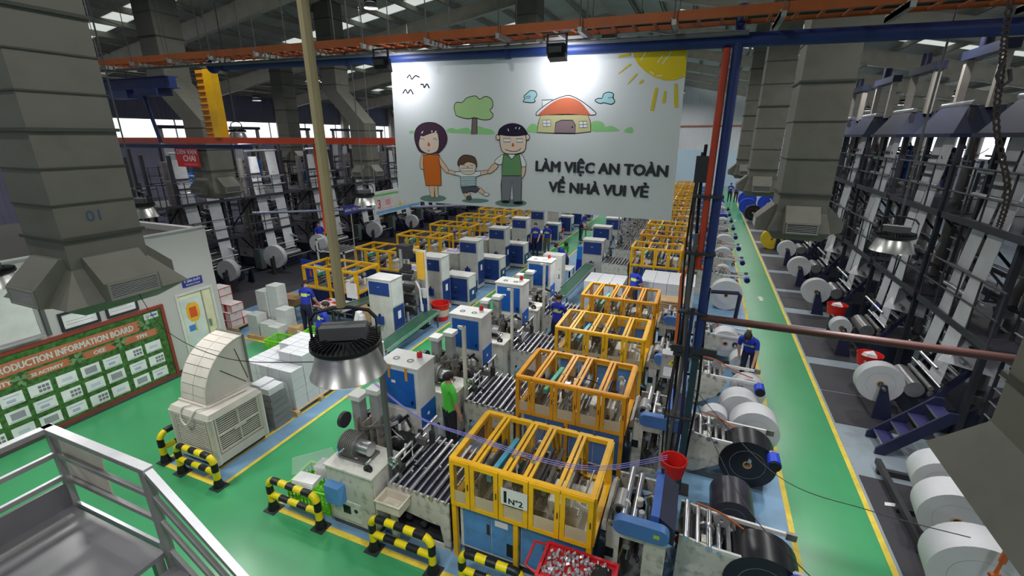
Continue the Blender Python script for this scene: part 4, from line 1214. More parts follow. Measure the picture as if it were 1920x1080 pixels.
# ================================================================ plastic crates
def make_crate(m, label, loc, rz=0, sx=.62, sy=.44, sz=.34):
    t = thing('crate', label, 'crate', loc, R(rz))
    a, b = sx / 2, sy / 2
    part('bottom', MB().bx(-a, a, -b, b, 0, .015), m, t)
    part('rim', MB().rectz(-a - .015, a + .015, -b - .015, b + .015, sz - .04, sz, .03), m, t)
    part('band', MB().rectz(-a, a, -b, b, .015, .06, .012).rectz(-a, a, -b, b, sz * .5, sz * .5 + .03, .012), m, t)
    n_ = 12
    for k in range(n_):
        x = -a + .02 + (sx - .04) * k / (n_ - 1)
        part('slat', MB().bx(x - .012, x + .012, -b, -b + .010, .03, sz - .03), m, t)
        part('slat', MB().bx(x - .012, x + .012, b - .010, b, .03, sz - .03), m, t)
    n_ = 9
    for k in range(n_):
        y = -b + .02 + (sy - .04) * k / (n_ - 1)
        part('slat', MB().bx(-a, -a + .010, y - .012, y + .012, .03, sz - .03), m, t)
        part('slat', MB().bx(a - .010, a, y - .012, y + .012, .03, sz - .03), m, t)
    return t
BLUC = mat('blue crate plastic', (40, 82, 190), .45)
make_crate(LIME, 'lime green crate standing left of the blue crate', (-10.30, 8.24, .006), 4, .7, .48, .4)
make_crate(BLUC, 'blue open crate among the lime crates', (-9.50, 8.10, .006), 10, .66, .44, .32)
make_crate(LIME, 'lime green crate right of the blue crate', (-8.92, 8.74, .006), 14, .72, .5, .36)
make_crate(LIME, 'lime green crate behind the others, by the seated worker', (-9.72, 8.98, .006), 10, .6, .42, .45)
make_crate(LIME, 'lime green crate beside the work table behind the near lamp', (-8.15, 8.9, .006), -8, .66, .46, .55)
make_crate(LIME, 'near lime crate filled with white printed sheets behind the bump rail', (-5.22, 4.42, .006), 6, .78, .58, .42)
t = thing('sheet_pack', 'white printed sheets standing and lying in the near lime crate', 'paper', (-5.22, 4.42, .40), R(6))
for k in range(11):
    part('sheet', MB().hexa([(-.05 + k * .035, .02, .0), (-.042 + k * .035, .02, .0), (-.042 + k * .035, .26, 0), (-.05 + k * .035, .26, 0)], [(-.09 + k * .035, .02, .20), (-.082 + k * .035, .02, .2), (-.082 + k * .035, .26, .2), (-.09 + k * .035, .26, .2)]), PAPER, t)
for k in range(4):
    part('sheet', MB().bx(-.34, .06, -.25 + .012 * k, .0, .0 + k * .02, .014 + k * .02), PAPER, t)
part('film', MB().hexa([(-.44, -.1, .05), (.1, .31, .05), (.12, .33, .05), (-.46, -.08, .05)], [(-.42, -.05, .34), (.05, .33, .38), (.06, .34, .38), (-.43, -.04, .34)]), glass('clear film', (232, 236, 240), .22, .18), t)
t = thing('blue_trestle', 'small blue steel trestle beside the near lime crate', 'trestle', (-5.14, 5.04, .006))
for x in (-.10, .06):
    part('leg', MB().bar((x, -.2, 0), (x, -.05, .55), .04).bar((x, .2, 0), (x, .05, .55), .04), NAVY, t)
part('top_bar', MB().bx(-.16, .12, -.08, .08, .55, .6), NAVY, t)

# ================================================================ bag making line beside the right aisle
MESHM = mat('guard mesh wire', (120, 100, 60), .5, .3)
def clutter(t, vol, n_, seed, tone=None):
    """bolted-on fittings of a machine: blocks, cylinders, brackets, pulleys and hoses, each a part"""
    rnd = random.Random(seed)
    x0, x1, y0, y1, z0, z1 = vol
    tone = tone or (DSTEEL, DARK, STEEL, CREAM, GREY, BLACK, OFFW)
    for k in range(n_):
        m = rnd.choice(tone)
        x, y, z = rnd.uniform(x0, x1), rnd.uniform(y0, y1), rnd.uniform(z0, z1)
        kind = rnd.randrange(6)
        if kind == 0:
            a, b, c = (rnd.uniform(.03, .09) for _ in range(3))
            part('fitting_block', MB().bx(x - a, x + a, y - b, y + b, z - c, z + c), m, t)
        elif kind == 1:
            r = rnd.uniform(.02, .06)
            L_ = rnd.uniform(.08, .25)
            part('air_cylinder', MB().cyl((x, y, z - L_ / 2), (x, y, z + L_ / 2), r, 10), m, t)
        elif kind == 2:
            r = rnd.uniform(.05, .11)
            part('pulley', MB().ring((x, y - .02, z), (x, y + .02, z), r, r * .3, 16), m, t)
        elif kind == 3:
            part('shaft', MB().cyl((x, y0, z), (x, y1, z), rnd.uniform(.012, .035), 8), rnd.choice((STEEL, STEEL, DSTEEL, DARK)), t)
        elif kind == 4:
            d = Vector((rnd.uniform(-.2, .2), rnd.uniform(-.2, .2), rnd.uniform(-.2, .2)))
            part('bracket', MB().bar((x, y, z), (x + d.x, y + d.y, z + d.z), .03, .045), m, t)
        else:
            q = [(x, y, z)]
            for _ in range(3):
                q.append((q[-1][0] + rnd.uniform(-.15, .15), q[-1][1] + rnd.uniform(-.15, .15), max(.05, q[-1][2] + rnd.uniform(-.2, .12))))
            part('hose', MB().tube(smooth_path(q, 4), .009, 5), rnd.choice((BLACK, BLACK, ORP, BLUE, OFFW)), t)
def make_cage(m, label, loc, w=1.94, d=1.20, z0=.93, z1=1.68, detail=2, legs=True, ndoor=5, group='caged bag machines'):
    t = thing('bag_machine', label, 'machine', loc, 0, group)
    b = .065
    # corner posts and rails
    for x in (0, w - b):
        for y in (0, d - b):
            part('post', MB().bx(x, x + b, y, y + b, 0.006 if legs else z0, z1), m, t)
    part('leg', MB().bx(w * .47, w * .47 + b, 0, b, .006 if legs else z0, z0), m, t)
    for z in (z0, z1 - b):
        part('front_rail', MB().bx(b, w - b, 0, b, z, z + b), m, t)
        part('back_rail', MB().bx(b, w - b, d - b, d, z, z + b), m, t)
        part('side_rail', MB().bx(0, b, b, d - b, z, z + b), m, t)
        part('side_rail', MB().bx(w - b, w, b, d - b, z, z + b), m, t)
    # top cross bars
    for x in (.30, .74, 1.02, 1.46) if detail > 1 else (.65, 1.3):
        x = x * w / 1.94
        part('top_bar', MB().bx(x, x + .05, b, d - b, z1 - .05, z1), m, t)
        if detail > 1:
            part('top_bar', MB().bx(x + .075, x + .115, b, d - b, z1 - .04, z1), m, t)
    # doors on the front and back
    for face, y0 in (('front', -.02), ('back', d)):
        if detail < 2 and face == 'back':
            continue
        dw = [.30] + [(w - .30) / 4] * 4 if ndoor == 5 else [w / ndoor] * ndoor
        x = 0
        for k, ww in enumerate(dw):
            f = MB().rect(x + .006, x + ww - .006, z0 + .01, z1 - .01, y0, y0 + .02, .06)
            dr = part('door', f, m, t)
            if detail > 1:
                wires = MB()
                zz = z0 + .07
                while zz < z1 - .07:
                    wires.bx(x + .06, x + ww - .06, y0 + .009, y0 + .0105, zz, zz + .0025)
                    zz += .022 if face == 'front' else .034
                if face == 'front':
                    xx = x + .075
                    while xx < x + ww - .06:
                        wires.bx(xx, xx + .0025, y0 + .009, y0 + .0105, z0 + .27, z1 - .07)
                        xx += .022
                part('wire_mesh', wires, MESHM, dr, smooth=False, kind='stuff')
                if face == 'front':
                    part('pane', MB().bx(x + .06, x + ww - .06, y0 + .012, y0 + .014, z0 + .07, z0 + .26), mat('milky guard pane', (206, 190, 160), .35), dr)
                    part('latch', MB().bx(x + ww - .035, x + ww - .025, y0 - .012, y0, z0 + .33, z0 + .42), BLACK, dr)
            x += ww
    for x0 in (-.02, w):
        part('side_door', MB().recty(.03, d - .03, z0 + .01, z1 - .01, x0, x0 + .02, .06), m, t)
    if detail > 1:
        part('roof_mesh', (lambda q: [q.bx(.10 + k * .028, .105 + k * .028, .08, d - .08, z1 - .02, z1 - .016) for k in range(7)] and q)(MB()), mat('rust mesh', (120, 78, 34), .6), t, kind='stuff')
        part('roof_mesh', (lambda q: [q.bx(.80 + k * .026, .804 + k * .026, .35, d - .12, z1 - .02, z1 - .016) for k in range(7)] and q)(MB()), MESHM, t, kind='stuff')
        for k in range(6):
            part('hinge', MB().cyl((.5 + k * .23, d + .01, z1 + .004), (.54 + k * .23, d + .01, z1 + .004), .016, 8), DARK, t)
    return t
def make_inner(label, loc, seed, w=1.94, d=1.2):
    """sealing and cutting gear standing in the cage"""
    rnd = random.Random(seed)
    t = thing('sealing_unit', label, 'machine', loc)
    part('bed', MB().bx(.09, w - .09, .09, d - .09, .93, .97), mat('bed plate', (172, 170, 162), .4, .4), t)
    for x in (.35, .95, 1.5):
        part('side_plate', MB().bx(x, x + .03, .12, d - .12, .97, 1.34), DSTEEL, t)
    for k in range(11):
        x = .18 + k * .155 + rnd.uniform(-.02, .02)
        r = rnd.choice((.016, .022, .03))
        part('roller', MB().cyl((x, .1, 1.10 + rnd.uniform(-.06, .22)), (x, d - .1, 1.10 + rnd.uniform(-.06, .22)), r, 10), rnd.choice((STEEL, STEEL, DSTEEL, DARK)), t)
    part('cross_beam', MB().bar((.50, .15, 1.38), (.58, d - .2, 1.42), .07, .09), (LBLUE, mat('mint beam', (96, 196, 170), .45), mat('cream beam', (214, 206, 186), .5))[seed % 3] if seed else mat('sky beam', (80, 170, 206), .4), t)
    part('gear_box', MB().bx(1.30, 1.72, .2, .62, .97, 1.28), WHITE, t)
    part('film_sheet', MB().bx(.7, 1.62, .25, d - .2, 1.02, 1.03), PAPER2, t)
    part('press_bar', MB().bx(1.08, 1.16, .1, d - .1, 1.25, 1.36), mat('press grey', (152, 152, 150), .4, .4), t)
    for x in (.78, 1.06):
        part('air_cylinder', MB().cyl((x, .35, 1.2), (x, .35, 1.62), .028, 10).cyl((x, .35, 1.62), (x, .35, 1.68), .04, 8), DSTEEL, t)
    part('motor', MB().cyl((.30, .3, 1.08), (.30, .58, 1.08), .09, 14), DARK, t)
    for k in range(3):
        part('block', MB().bx(.2 + k * .5, .34 + k * .5, .7, .9, .97, 1.06 + rnd.uniform(0, .12)), rnd.choice((WHITE, DARK, CREAM)), t)
    part('hose', MB().tube(smooth_path([(.78, .35, 1.66), (.9, .5, 1.58), (1.2, .8, 1.40), (1.6, .9, 1.2)], 5), .01, 6), BLACK, t)
    clutter(t, (.16, w - .16, .14, d - .14, 1.02, 1.42), 22, 40 + seed, (DSTEEL, DARK, STEEL, CREAM, OFFW, OFFW))
    return t
def make_base(label, loc, m, w=1.8, d=1.02, dirty=True):
    t = thing('machine_base', label, 'cabinet', loc)
    part('body', MB().bx(0, w, 0, d, .14, .90), WHITE, t)
    part('foot_skirt', MB().bx(.03, w - .03, .03, d - .03, .0, .14), DARK, t)
    for k in range(4):
        x0 = .05 + k * (w - .06) / 4
        dr = part('door', MB().bx(x0, x0 + (w - .06) / 4 - .014, -.014, 0, .19, .86), m, t)
        if k == 0 and dirty:
            part('hand_prints', MB().bx(x0 + .36, x0 + .41, -.016, -.014, .5, .68), mat('grime', (52, 50, 48), .8), dr)
        if k == 1 and dirty:
            part('hatch', MB().bx(x0 + .22, x0 + .36, -.016, -.014, .24, .46), BLACK, dr)
            part('paper_slip', MB().bx(x0 + .05, x0 + .24, -.017, -.014, .70, .80), PAPER, dr)
    for k in range(3):
        part('side_panel', MB().bx(w, w + .012, .05 + k * .33, .35 + k * .33, .19, .86), m, t)
    return t
def make_print_unit(label, loc, near=True):
    """white printing head: block, motor, rollers, blue gear box"""
    t = thing('printing_unit', label, 'machine', loc)
    part('body', MB().bx(0, .85, 0, .62, .10, 1.06), CREAM, t)
    part('skirt', MB().bx(.02, .83, .02, .60, 0, .10), DGREY, t)
    part('top_plate', MB().bx(-.02, .87, -.02, .64, 1.06, 1.09), WHITE, t)
    part('front_plate', MB().bx(.06, .60, -.012, 0, .16, .52), WHITE, t)
    part('gear_box', MB().hexa([(.06, -.14, .52), (.34, -.14, .52), (.34, 0, .52), (.06, 0, .52)], [(.04, -.12, .80), (.30, -.12, .80), (.34, 0, .82), (.02, 0, .82)]), LBLUE, t)
    for x in (.12, .32, .50):
        part('slot', MB().cyl((x, -.016, .38), (x, -.011, .38), .035, 10), BLACK, t)
    part('opening', MB().bx(.26, .40, -.016, -.011, .29, .44), BLACK, t)
    for y0, y1 in ((.03, .30), (.32, .59)):
        part('side_door', MB().bx(.85, .862, y0, y1, .16, 1.02), WHITE, t)
    part('side_handle', MB().bx(.862, .878, .27, .285, .55, .70), DGREY, t)
    # motor on top
    m = part('motor', MB().cyl((.12, .34, 1.27), (.40, .34, 1.27), .18, 20), DSTEEL, t)
    for k in range(7):
        part('motor_fin', MB().ring((.14 + k * .034, .34, 1.27), (.152 + k * .034, .34, 1.27), .195, .17, 20), mat('motor grey', (120, 118, 114), .5, .3), m)
    part('motor_nose', MB().cyl((.40, .34, 1.27), (.60, .34, 1.27), .11, 18), STEEL, m)
    part('motor_foot', MB().bx(.1, .62, .18, .5, 1.09, 1.13), DSTEEL, m)
    # stack of anilox plates behind
    for k in range(4):
        part('roll_plate', MB().bx(.06 + k * .13, .08 + k * .13, .66, .98, .95, 1.46 - .04 * k), mat('warm plate', (150, 144, 132), .5, .3), t)
        part('print_roll', MB().cyl((.05 + k * .14, .70, 1.05 + .06 * k), (.05 + k * .14, 1.25, 1.05 + .06 * k), .05, 12), DSTEEL, t)
    part('lower_frame', MB().bx(.0, .8, .64, 1.30, .10, .92), DARK, t)
    part('fan_disc', MB().cyl((-.16, .62, 1.42), (-.10, .62, 1.42), .13, 18), DARK, t)
    part('ink_column', MB().bx(-.06, .10, .74, .90, .95, 1.75), mat('column grey', (150, 154, 152), .5), t)
    part('ink_column', MB().bx(.20, .36, .86, 1.02, .95, 1.85), mat('column grey', (150, 154, 152), .5), t)
    part('column_cap', MB().bx(-.08, .14, .70, .94, 1.75, 1.83), OFFW, t)
    part('column_cap', MB().bx(.18, .40, .82, 1.06, 1.85, 1.93), OFFW, t)
    part('bracket', MB().bar((.15, .66, 1.3), (.55, .7, 1.42), .05), DSTEEL, t)
    clutter(t, (.10, .76, .72, 1.10, .98, 1.5), 34, 21)
    clutter(t, (.05, .8, .05, .15, 1.12, 1.4), 5, 22)
    return t
def make_tower(label, loc, tape=True, m=BLUE):
    t = thing('control_cabinet', label, 'cabinet', loc)
    part('body', MB().bx(0, .74, 0, .50, .08, 2.10), OFFW, t)
    part('plinth', MB().bx(.02, .72, .02, .48, 0, .08), DARK, t)
    dr = part('door', MB().bx(.05, .67, -.012, 0, 1.36, 2.02), m, t)
    part('handle', MB().bx(.60, .63, -.03, -.012, 1.44, 1.50), BLACK, dr)
    part('label_plate', MB().bx(.22, .30, -.015, -.012, 1.78, 1.83), PAPER, dr)
    part('lower_door', MB().bx(.06, .68, -.010, 0, .2, 1.28), mat('panel cream', (206, 206, 200), .5), t)
    sd = part('side_door', MB().bx(.74, .752, .03, .47, .92, 1.36), m, t)
    part('label_plate', MB().bx(.752, .755, .20, .26, 1.14, 1.19), PAPER, sd)
    part('roof_lip', MB().bx(-.02, .76, -.02, .52, 2.10, 2.125), OFFW, t)
    for x in (.2, .48):
        part('roof_fan', MB().ring((x, .2, 2.125), (x, .2, 2.13), .06, .035, 16), DGREY, t)
    bc = part('beacon_base', MB().cyl((.60, .30, 2.125), (.60, .30, 2.17), .05, 14), OFFW, t)
    part('beacon', MB().lathe([(.045, 2.17), (.05, 2.18), (.045, 2.25), (.03, 2.275), (0, 2.28)], (.60, .30, 0), 14), mat('beacon red', (190, 36, 44), .3), bc)
    if tape:
        for x in (.16, .50):
            part('tape_strip', MB().bx(x, x + .05, -.016, -.012, 1.86, 2.10), mat('tape orange', (200, 140, 50), .5), t)
    return t
FILM = mat('dark film web', (44, 44, 66), .35)
def make_roller_table(label, loc):
    t = thing('roller_table', label, 'machine', loc)
    for y in (0, 1.12):
        f = MB().prism([(0, .05), (.08, .05), (.10, .50), (.72, .42), (.86, .42), (.92, .05), (1.02, .05), (1.02, .86), (.10, .90), (0, .90)], 'y', y, y + .03)
        part('side_frame', f, CREAM, t)
        part('foot_bar', MB().bx(.0, 1.02, y, y + .03, .0, .09), CREAM, t)
    part('web', MB().hexa([(.08, .05, .86), (1.0, .05, .83), (1.0, 1.1, .83), (.08, 1.1, .86)], [(.08, .05, .868), (1.0, .05, .838), (1.0, 1.1, .838), (.08, 1.1, .868)]), FILM, t)
    for k in range(9):
        x = .06 + k * .115
        part('roller', MB().cyl((x, -.04, .92 - .004 * k), (x, 1.19, .92 - .004 * k), .022 if k % 3 else .034, 10), STEEL, t)
    for k in range(5):
        part('guide_ring', MB().cyl((.2 + k * .17, .3 + .12 * k, .90), (.2 + k * .17, .33 + .12 * k, .90), .04, 12), STEEL, t)
    ar = part('arch_post', MB().bx(.14, .175, .10, .135, .9, 1.34), DSTEEL, t)
    part('arch_post', MB().bx(.14, .175, 1.0, 1.035, .9, 1.34), DSTEEL, t)
    part('arch_bar', MB().cyl((.157, .0, 1.34), (.157, 1.15, 1.34), .026, 10), STEEL, t)
    hw = part('hand_wheel', MB().ring((.157, -.05, 1.34), (.157, -.02, 1.34), .075, .06, 18), STEEL, t)
    part('spoke', MB().bar((.09, -.035, 1.34), (.225, -.035, 1.34), .012).bar((.157, -.035, 1.27), (.157, -.035, 1.41), .012), STEEL, hw)
    part('clamp', MB().bx(.12, .19, .45, .50, 1.31, 1.39), BLACK, t)
    part('clamp', MB().bx(.12, .19, .66, .7, 1.31, 1.39), BLACK, t)
    part('lower_roller', MB().cyl((.3, .03, .35), (.3, 1.12, .35), .05, 10).cyl((.55, .03, .30), (.55, 1.12, .30), .05, 10), DARK, t)
    clutter(t, (.06, .95, .06, 1.08, .2, .8), 10, 81, (DARK, DSTEEL, BLACK))
    clutter(t, (.02, .2, .1, 1.0, .95, 1.3), 7, 82)
    part('drip_pan', MB().bx(.03, 1.0, .05, 1.1, .10, .13), DARK, t)
    return t
def stadium(x0, x1, z0, z1, n_=10):
    r = (z1 - z0) / 2
    cz = (z0 + z1) / 2
    return [(x0 + r - r * math.sin(PI * i / n_), cz - r * math.cos(PI * i / n_)) for i in range(n_ + 1)] + [(x1 - r + r * math.sin(PI * i / n_), cz + r * math.cos(PI * i / n_)) for i in range(n_ + 1)]
def make_draw_unit(label, loc, cover=True):
    """cream side plates with an opening, blue belt cover and blue uprights"""
    t = thing('draw_unit', label, 'machine', loc)
    for y in (0, .95):
        pl_ = MB()
        pl_.bx(0, .16, y, y + .035, 0, 1.08).bx(.46, .72, y, y + .035, 0, 1.08).bx(.16, .46, y, y + .035, .88, 1.08).bx(.16, .46, y, y + .035, 0, .12)
        part('side_plate', pl_, CREAM, t)
        for k in range(5):
            part('bolt', MB().cyl((.05 + .15 * k, y - .008, 1.03), (.05 + .15 * k, y, 1.03), .011, 8), DARK, t)
    if cover:
        c = part('belt_cover', MB().prism(stadium(.08, .74, 1.06, 1.28), 'y', -.13, -.01), MBLUE, t)
        part('cover_sticker', MB().bx(.56, .63, -.134, -.13, 1.15, 1.20), mat('sticker yellow green', (170, 190, 50), .5), c)
    part('upright', MB().bx(.50, .60, .04, .92, 1.08, 1.32), mat('upright blue', (60, 96, 176), .45), t)
    part('dark_hood', MB().hexa([(.60, .06, 1.0), (.80, .06, .92), (.80, .9, .92), (.60, .9, 1.0)], [(.60, .06, 1.30), (.80, .06, 1.16), (.80, .9, 1.16), (.60, .9, 1.30)]), mat('dark blue hood', (40, 44, 66), .45), t)
    for z, x in ((.72, .25), (.5, .35), (.9, .66), (1.12, .30), (1.2, .18)):
        part('roller', MB().cyl((x, .03, z), (x, .95, z), .045, 12), DSTEEL if z < .6 else STEEL, t)
    part('drive_motor', MB().cyl((.12, .12, 1.20), (.12, .42, 1.20), .085, 14), mat('motor silver', (156, 158, 160), .4, .4), t)
    part('motor_end', MB().cyl((.12, .09, 1.20), (.12, .12, 1.20), .05, 12), BLACK, t)
    for k in range(6):
        x = .18 + .05 * k
        part('hanging_strip', MB().tube(smooth_path([(x, .25 + .1 * k, .95), (x + .02, .22 + .1 * k, .6), (x - .03 + .02 * k, .28 + .09 * k, .25)], 4), .016, 6), (WOOD, DARK, mat('bronze strip', (110, 88, 56), .5), DARK, DGREY, WOOD)[k], t)
    part('floor_pan', MB().bx(.02, .70, .04, .94, .02, .10), DGREY, t)
    part('back_panel', MB().bx(-.02, 0, .04, .9, .15, 1.0), CREAM, t)
    part('port', MB().bx(-.012, .10, -.012, 0, .52, .66), BLACK, t)
    part('roll_cover', MB().hexa([(-.09, .05, .86), (-.02, .05, .86), (-.02, .9, .86), (-.09, .9, .86)], [(-.08, .05, .98), (-.02, .05, 1.04), (-.02, .9, 1.04), (-.08, .9, .98)]), OFFW, t)
    clutter(t, (.06, .68, .06, .9, .2, 1.3), 22, 61)
    for k in range(3):
        part('paddle', MB().bx(-.085, -.02, .1 + .25 * k, .28 + .25 * k, .72, .78), STEEL, t)
    return t
def make_unwind(label, loc):
    t = thing('unwind_stand', label, 'machine', loc)
    for y in (0.0, .62):
        part('side_plate', MB().prism([(0, 0), (.10, 0), (.55, .30), (.72, .62), (.70, .74), (.05, .86), (0, .86)], 'y', y, y + .03), CREAM, t)
        ar = part('swing_arm', MB().bar((.30, y + .015, .78), (1.36, y + .015, .76), .035, .055), OFFW, t)
        part('arm_end', MB().bx(1.30, 1.42, y - .01, y + .04, .70, .80), DSTEEL, ar)
    part('shaft', MB().cyl((1.02, -.06, .56), (1.02, .72, .56), .03, 10), STEEL, t)
    part('core_chuck', MB().cyl((1.02, .02, .56), (1.02, .07, .56), .07, 12), DARK, t)
    for k, x in enumerate((.08, .22, .36, .48)):
        part('roller', MB().cyl((x, -.01, .84 - .03 * k), (x, .66, .84 - .03 * k), .03 if k % 2 else .042, 12), STEEL, t)
    part('dark_belt', MB().bx(.12, .34, .1, .55, .70, .76), DARK, t)
    part('brake_motor', MB().cyl((1.34, -.02, .72), (1.34, -.26, .72), .10, 14), mat('brake blue', (38, 66, 190), .4), t)
    part('brake_cap', MB().cyl((1.34, -.26, .72), (1.34, -.29, .72), .085, 14), BLACK, t)
    part('air_hose', MB().tube(smooth_path([(.18, .55, .95), (.5, .5, .93), (.9, .42, .78), (1.25, .3, .74)], 6), .013, 6), ORP, t)
    part('base_bar', MB().bx(0, 1.3, -.0, .04, .0, .07).bx(0, 1.3, .62, .66, .0, .07), DGREY, t)
    part('cylinder', MB().cyl((.4, .3, .35), (.75, .3, .55), .03, 10), STEEL, t)
    clutter(t, (.05, .62, .06, .58, .15, .85), 24, 71, (DSTEEL, DARK, BLACK, STEEL, GREY, CREAM, RED))
    return t
def make_roll(name, m, label, loc, r, w, core=.07, hub=None, cat='film roll', rz=0, group=None):
    """roll lying on its axis along local y"""
    t = thing(name, label, cat, loc, rz, group)
    part('winding', MB().ring((0, -w / 2, 0), (0, w / 2, 0), r, core, 36), m, t)
    part('core', MB().ring((0, -w / 2 - .01, 0), (0, w / 2 + .01, 0), core, core * .7, 20), hub or CARD, t)
    part('layer_ring', MB().ring((0, -w / 2 - .0015, 0), (0, -w / 2, 0), r * .62, r * .61, 30), GREY, t)
    return t

def absorb(root, *others):
    for o in others:
        d = Vector(o.location) - Vector(root.location)
        for c in list(o.children):
            c.parent = root
            c.location = Vector(c.location) + d
        bpy.data.objects.remove(o)
    return root
LINES = [0, 1, 2, 3]
PITCH = 2.37
B1 = {}
cage_p = [None, None]
for i in LINES:
    Y0 = 4.10 + PITCH * i
    o = ORD[i]
    cp = (YEL, ORG)[i % 2]
    lab = (f'{"bright yellow" if i % 2 == 0 else "amber"} caged bag machine on blue cabinets, {o} by the right aisle')
    loc = (-2.66, Y0 + .20, 0)
    if i < 2:
        c = make_cage(cp, lab, loc)
        if i == 0:
            nb = part('number_card', MB().bx(.76, 1.12, -.045, -.04, 1.25, 1.50), OFFW, c)
            text('number', 'N°2', .12, BLACK, nb, (.86, -.046, 1.28), (R(90), 0, 0), .001, .004)
            part('logo_bar', MB().bx(.80, .84, -.047, -.045, 1.28, 1.46), BLACK, nb)
        absorb(c, make_inner('x', loc, i), make_base('x', (-2.58, Y0 + .29, .006), LBLUE if i == 0 else MBLUE, dirty=i == 0))
        cage_p[i] = tree(c)
    else:
        copy_tree(cage_p[i % 2], loc=loc, label=lab, skip=('number_card', 'hand_prints', 'hatch', 'paper_slip'))
    if i == 0:
        B1['print'] = tree(make_print_unit('white printing unit with blue gear box behind the bump rail', (-4.70, Y0 + .02, .006)))
        B1['tower'] = tree(make_tower('white control cabinet with blue door, orange tape and red beacon', (-4.66, Y0 + 1.40, .006)))
        B1['table'] = tree(make_roller_table('chrome roller table feeding the nearest yellow cage', (-3.74, Y0 + .22, .006)))
        B1['draw'] = tree(make_draw_unit('cream draw unit with blue belt cover, nearest of its row', (-.60, Y0 + .56, .006)))
        B1['unwind'] = tree(make_unwind('unwind stand with long white arms, nearest to the viewer', (.26, Y0 + .90, .006)))
    else:
        copy_tree(B1['print'], loc=(-4.70, Y0 + .02, .006), label=f'white printing unit with grey motor on top, {o} of its row')
        copy_tree(B1['tower'], loc=(-4.66, Y0 + 1.40, .006), label=f'white control cabinet with cobalt blue door, {o} of its row', skip=('tape_strip',))
        copy_tree(B1['table'], loc=(-3.74, Y0 + .22, .006), label=f'chrome roller table feeding the {o} yellow cage')
        copy_tree(B1['draw'], loc=(-.60, Y0 + .56, .006), label=f'cream draw unit with blue belt cover, {o} of its row')
        copy_tree(B1['unwind'], loc=(.26, Y0 + .90, .006), label=f'unwind stand with long white arms, {o} from the viewer')
    # cream mast beside each printing unit
    ml = MB().bx(-.03, .03, -.03, .03, 0, 2.35 if i else 3.3)
    t = thing('mast', f'slim cream mast beside the {o} printing unit', 'post', (-3.79, Y0 + .40, .006))
    part('pole', ml, mat('mast cream', (196, 194, 182), .5) if i else DGREY, t)
    part('arm', MB().bx(-.12, .035, -.02, .02, 2.30, 2.35) if i else MB().bar((0, 0, 3.28), (-.75, .1, 3.1), .035), OFFW if i else DGREY, t)
    part('foot', MB().bx(-.034, .034, -.08, .08, 0, .02), DARK, t)

# rolls on the stands and on the floor along the aisle
BLKF = mat('black film roll', (30, 31, 36), .3)
WROLL = mat('white film roll', (192, 194, 198), .45, var=.04)
make_roll('film_roll', BLKF, 'glossy black film roll on the nearest unwind stand', (1.26, 5.22, .46), .44, .46)
make_roll('film_roll', BLKF, 'glossy black film roll on the second unwind stand', (1.26, 7.58, .46), .44, .46)
make_roll('film_roll', mat('charcoal film', (58, 58, 68), .3), 'charcoal film roll lying between the two nearest unwind stands', (1.0, 6.45, .32), .31, .6)
make_roll('film_roll', WROLL, 'big white film roll with a paper flag beside the aisle', (1.46, 8.62, .43), .42, .40)
make_roll('film_roll', WROLL, 'white film roll behind the big flagged roll', (1.24, 9.3, .39), .38, .40)
make_roll('film_roll', WROLL, 'smaller white film roll left of the big flagged roll', (.78, 8.86, .30), .26, .3)
make_roll('film_roll', WROLL, 'white film roll under the hands of the bending worker', (1.46, 10.2, .36), .35, .36)
for k, (x, y, z, r, lb) in enumerate(((1.05, 12.35, .55, .36, 'white film roll standing on the third unwind stand'), (1.0, 13.1, .31, .30, 'white film roll behind the third unwind stand'), (1.45, 11.75, .29, .28, 'small white roll leaning at the blue floor edge'),
                                     (1.2, 16.6, .53, .52, 'large white roll beyond the black pipe bracket'), (1.2, 20.2, .33, .32, 'small white roll with dark core, middle of the aisle edge'),
                                     (1.25, 22.5, .45, .44, 'white roll beside the aisle, upper pair front'), (1.35, 25.0, .51, .5, 'white roll beside the aisle, upper pair back'))):
    make_roll('film_roll', WROLL, lb, (x, y, z), r, .4)
solo('paper_flag', MB().prism([(0, 0), (.16, -.16), (.20, -.10), (.05, .06)], 'y', -.004, 0), PAPER, 'paper flag stuck on the big white roll', 'label', (1.38, 8.415, .40))
# red scrap trolley, red baskets
t = thing('scrap_trolley', 'red scrap trolley heaped with silvery film scrap', 'trolley', (-1.24, 3.80, .006))
RT = mat('trolley red', (186, 34, 44), .4)
part('tub', MB().hexa([(.05, .0, .18), (.80, .0, .18), (.80, .42, .18), (.05, .42, .18)], [(.0, -.03, .84), (.85, -.03, .84), (.85, .45, .84), (.0, .45, .84)]), RT, t)
part('rim', MB().rectz(-.02, .87, -.05, .47, .84, .88, .035), RT, t)
part('handle', MB().tube([(-.02, .0, .86), (-.16, .02, .90), (-.16, .38, .90), (-.02, .42, .86)], .016, 8), RT, t)
part('side_window', MB().bx(.16, .46, -.05, -.02, .46, .66), mat('dark mesh window', (70, 96, 88), .6), t)
part('side_frame', MB().rect(.12, .50, .42, .70, -.06, -.03, .03), RT, t)
sc = MB()
rnd = random.Random(5)
for k in range(320):
    x, y, z = rnd.uniform(.04, .74), rnd.uniform(.02, .38), .845 + rnd.uniform(0, .05)
    a, b_ = rnd.uniform(0, PI), rnd.uniform(-.6, .6)
    dx, dy2 = math.cos(a) * .036, math.sin(a) * .036
    sc.add([(x, y, z), (x + dx, y + dy2, z + .05 * b_), (x + dx - dy2 * .5, y + dy2 + dx * .5, z + .03), (x - dy2 * .5, y + dx * .5, z + .02)], [(0, 1, 2, 3)])
part('film_scrap', sc, mat('silver scrap', (196, 198, 202), .25, .5, var=.4, scale=20), t, kind='stuff')
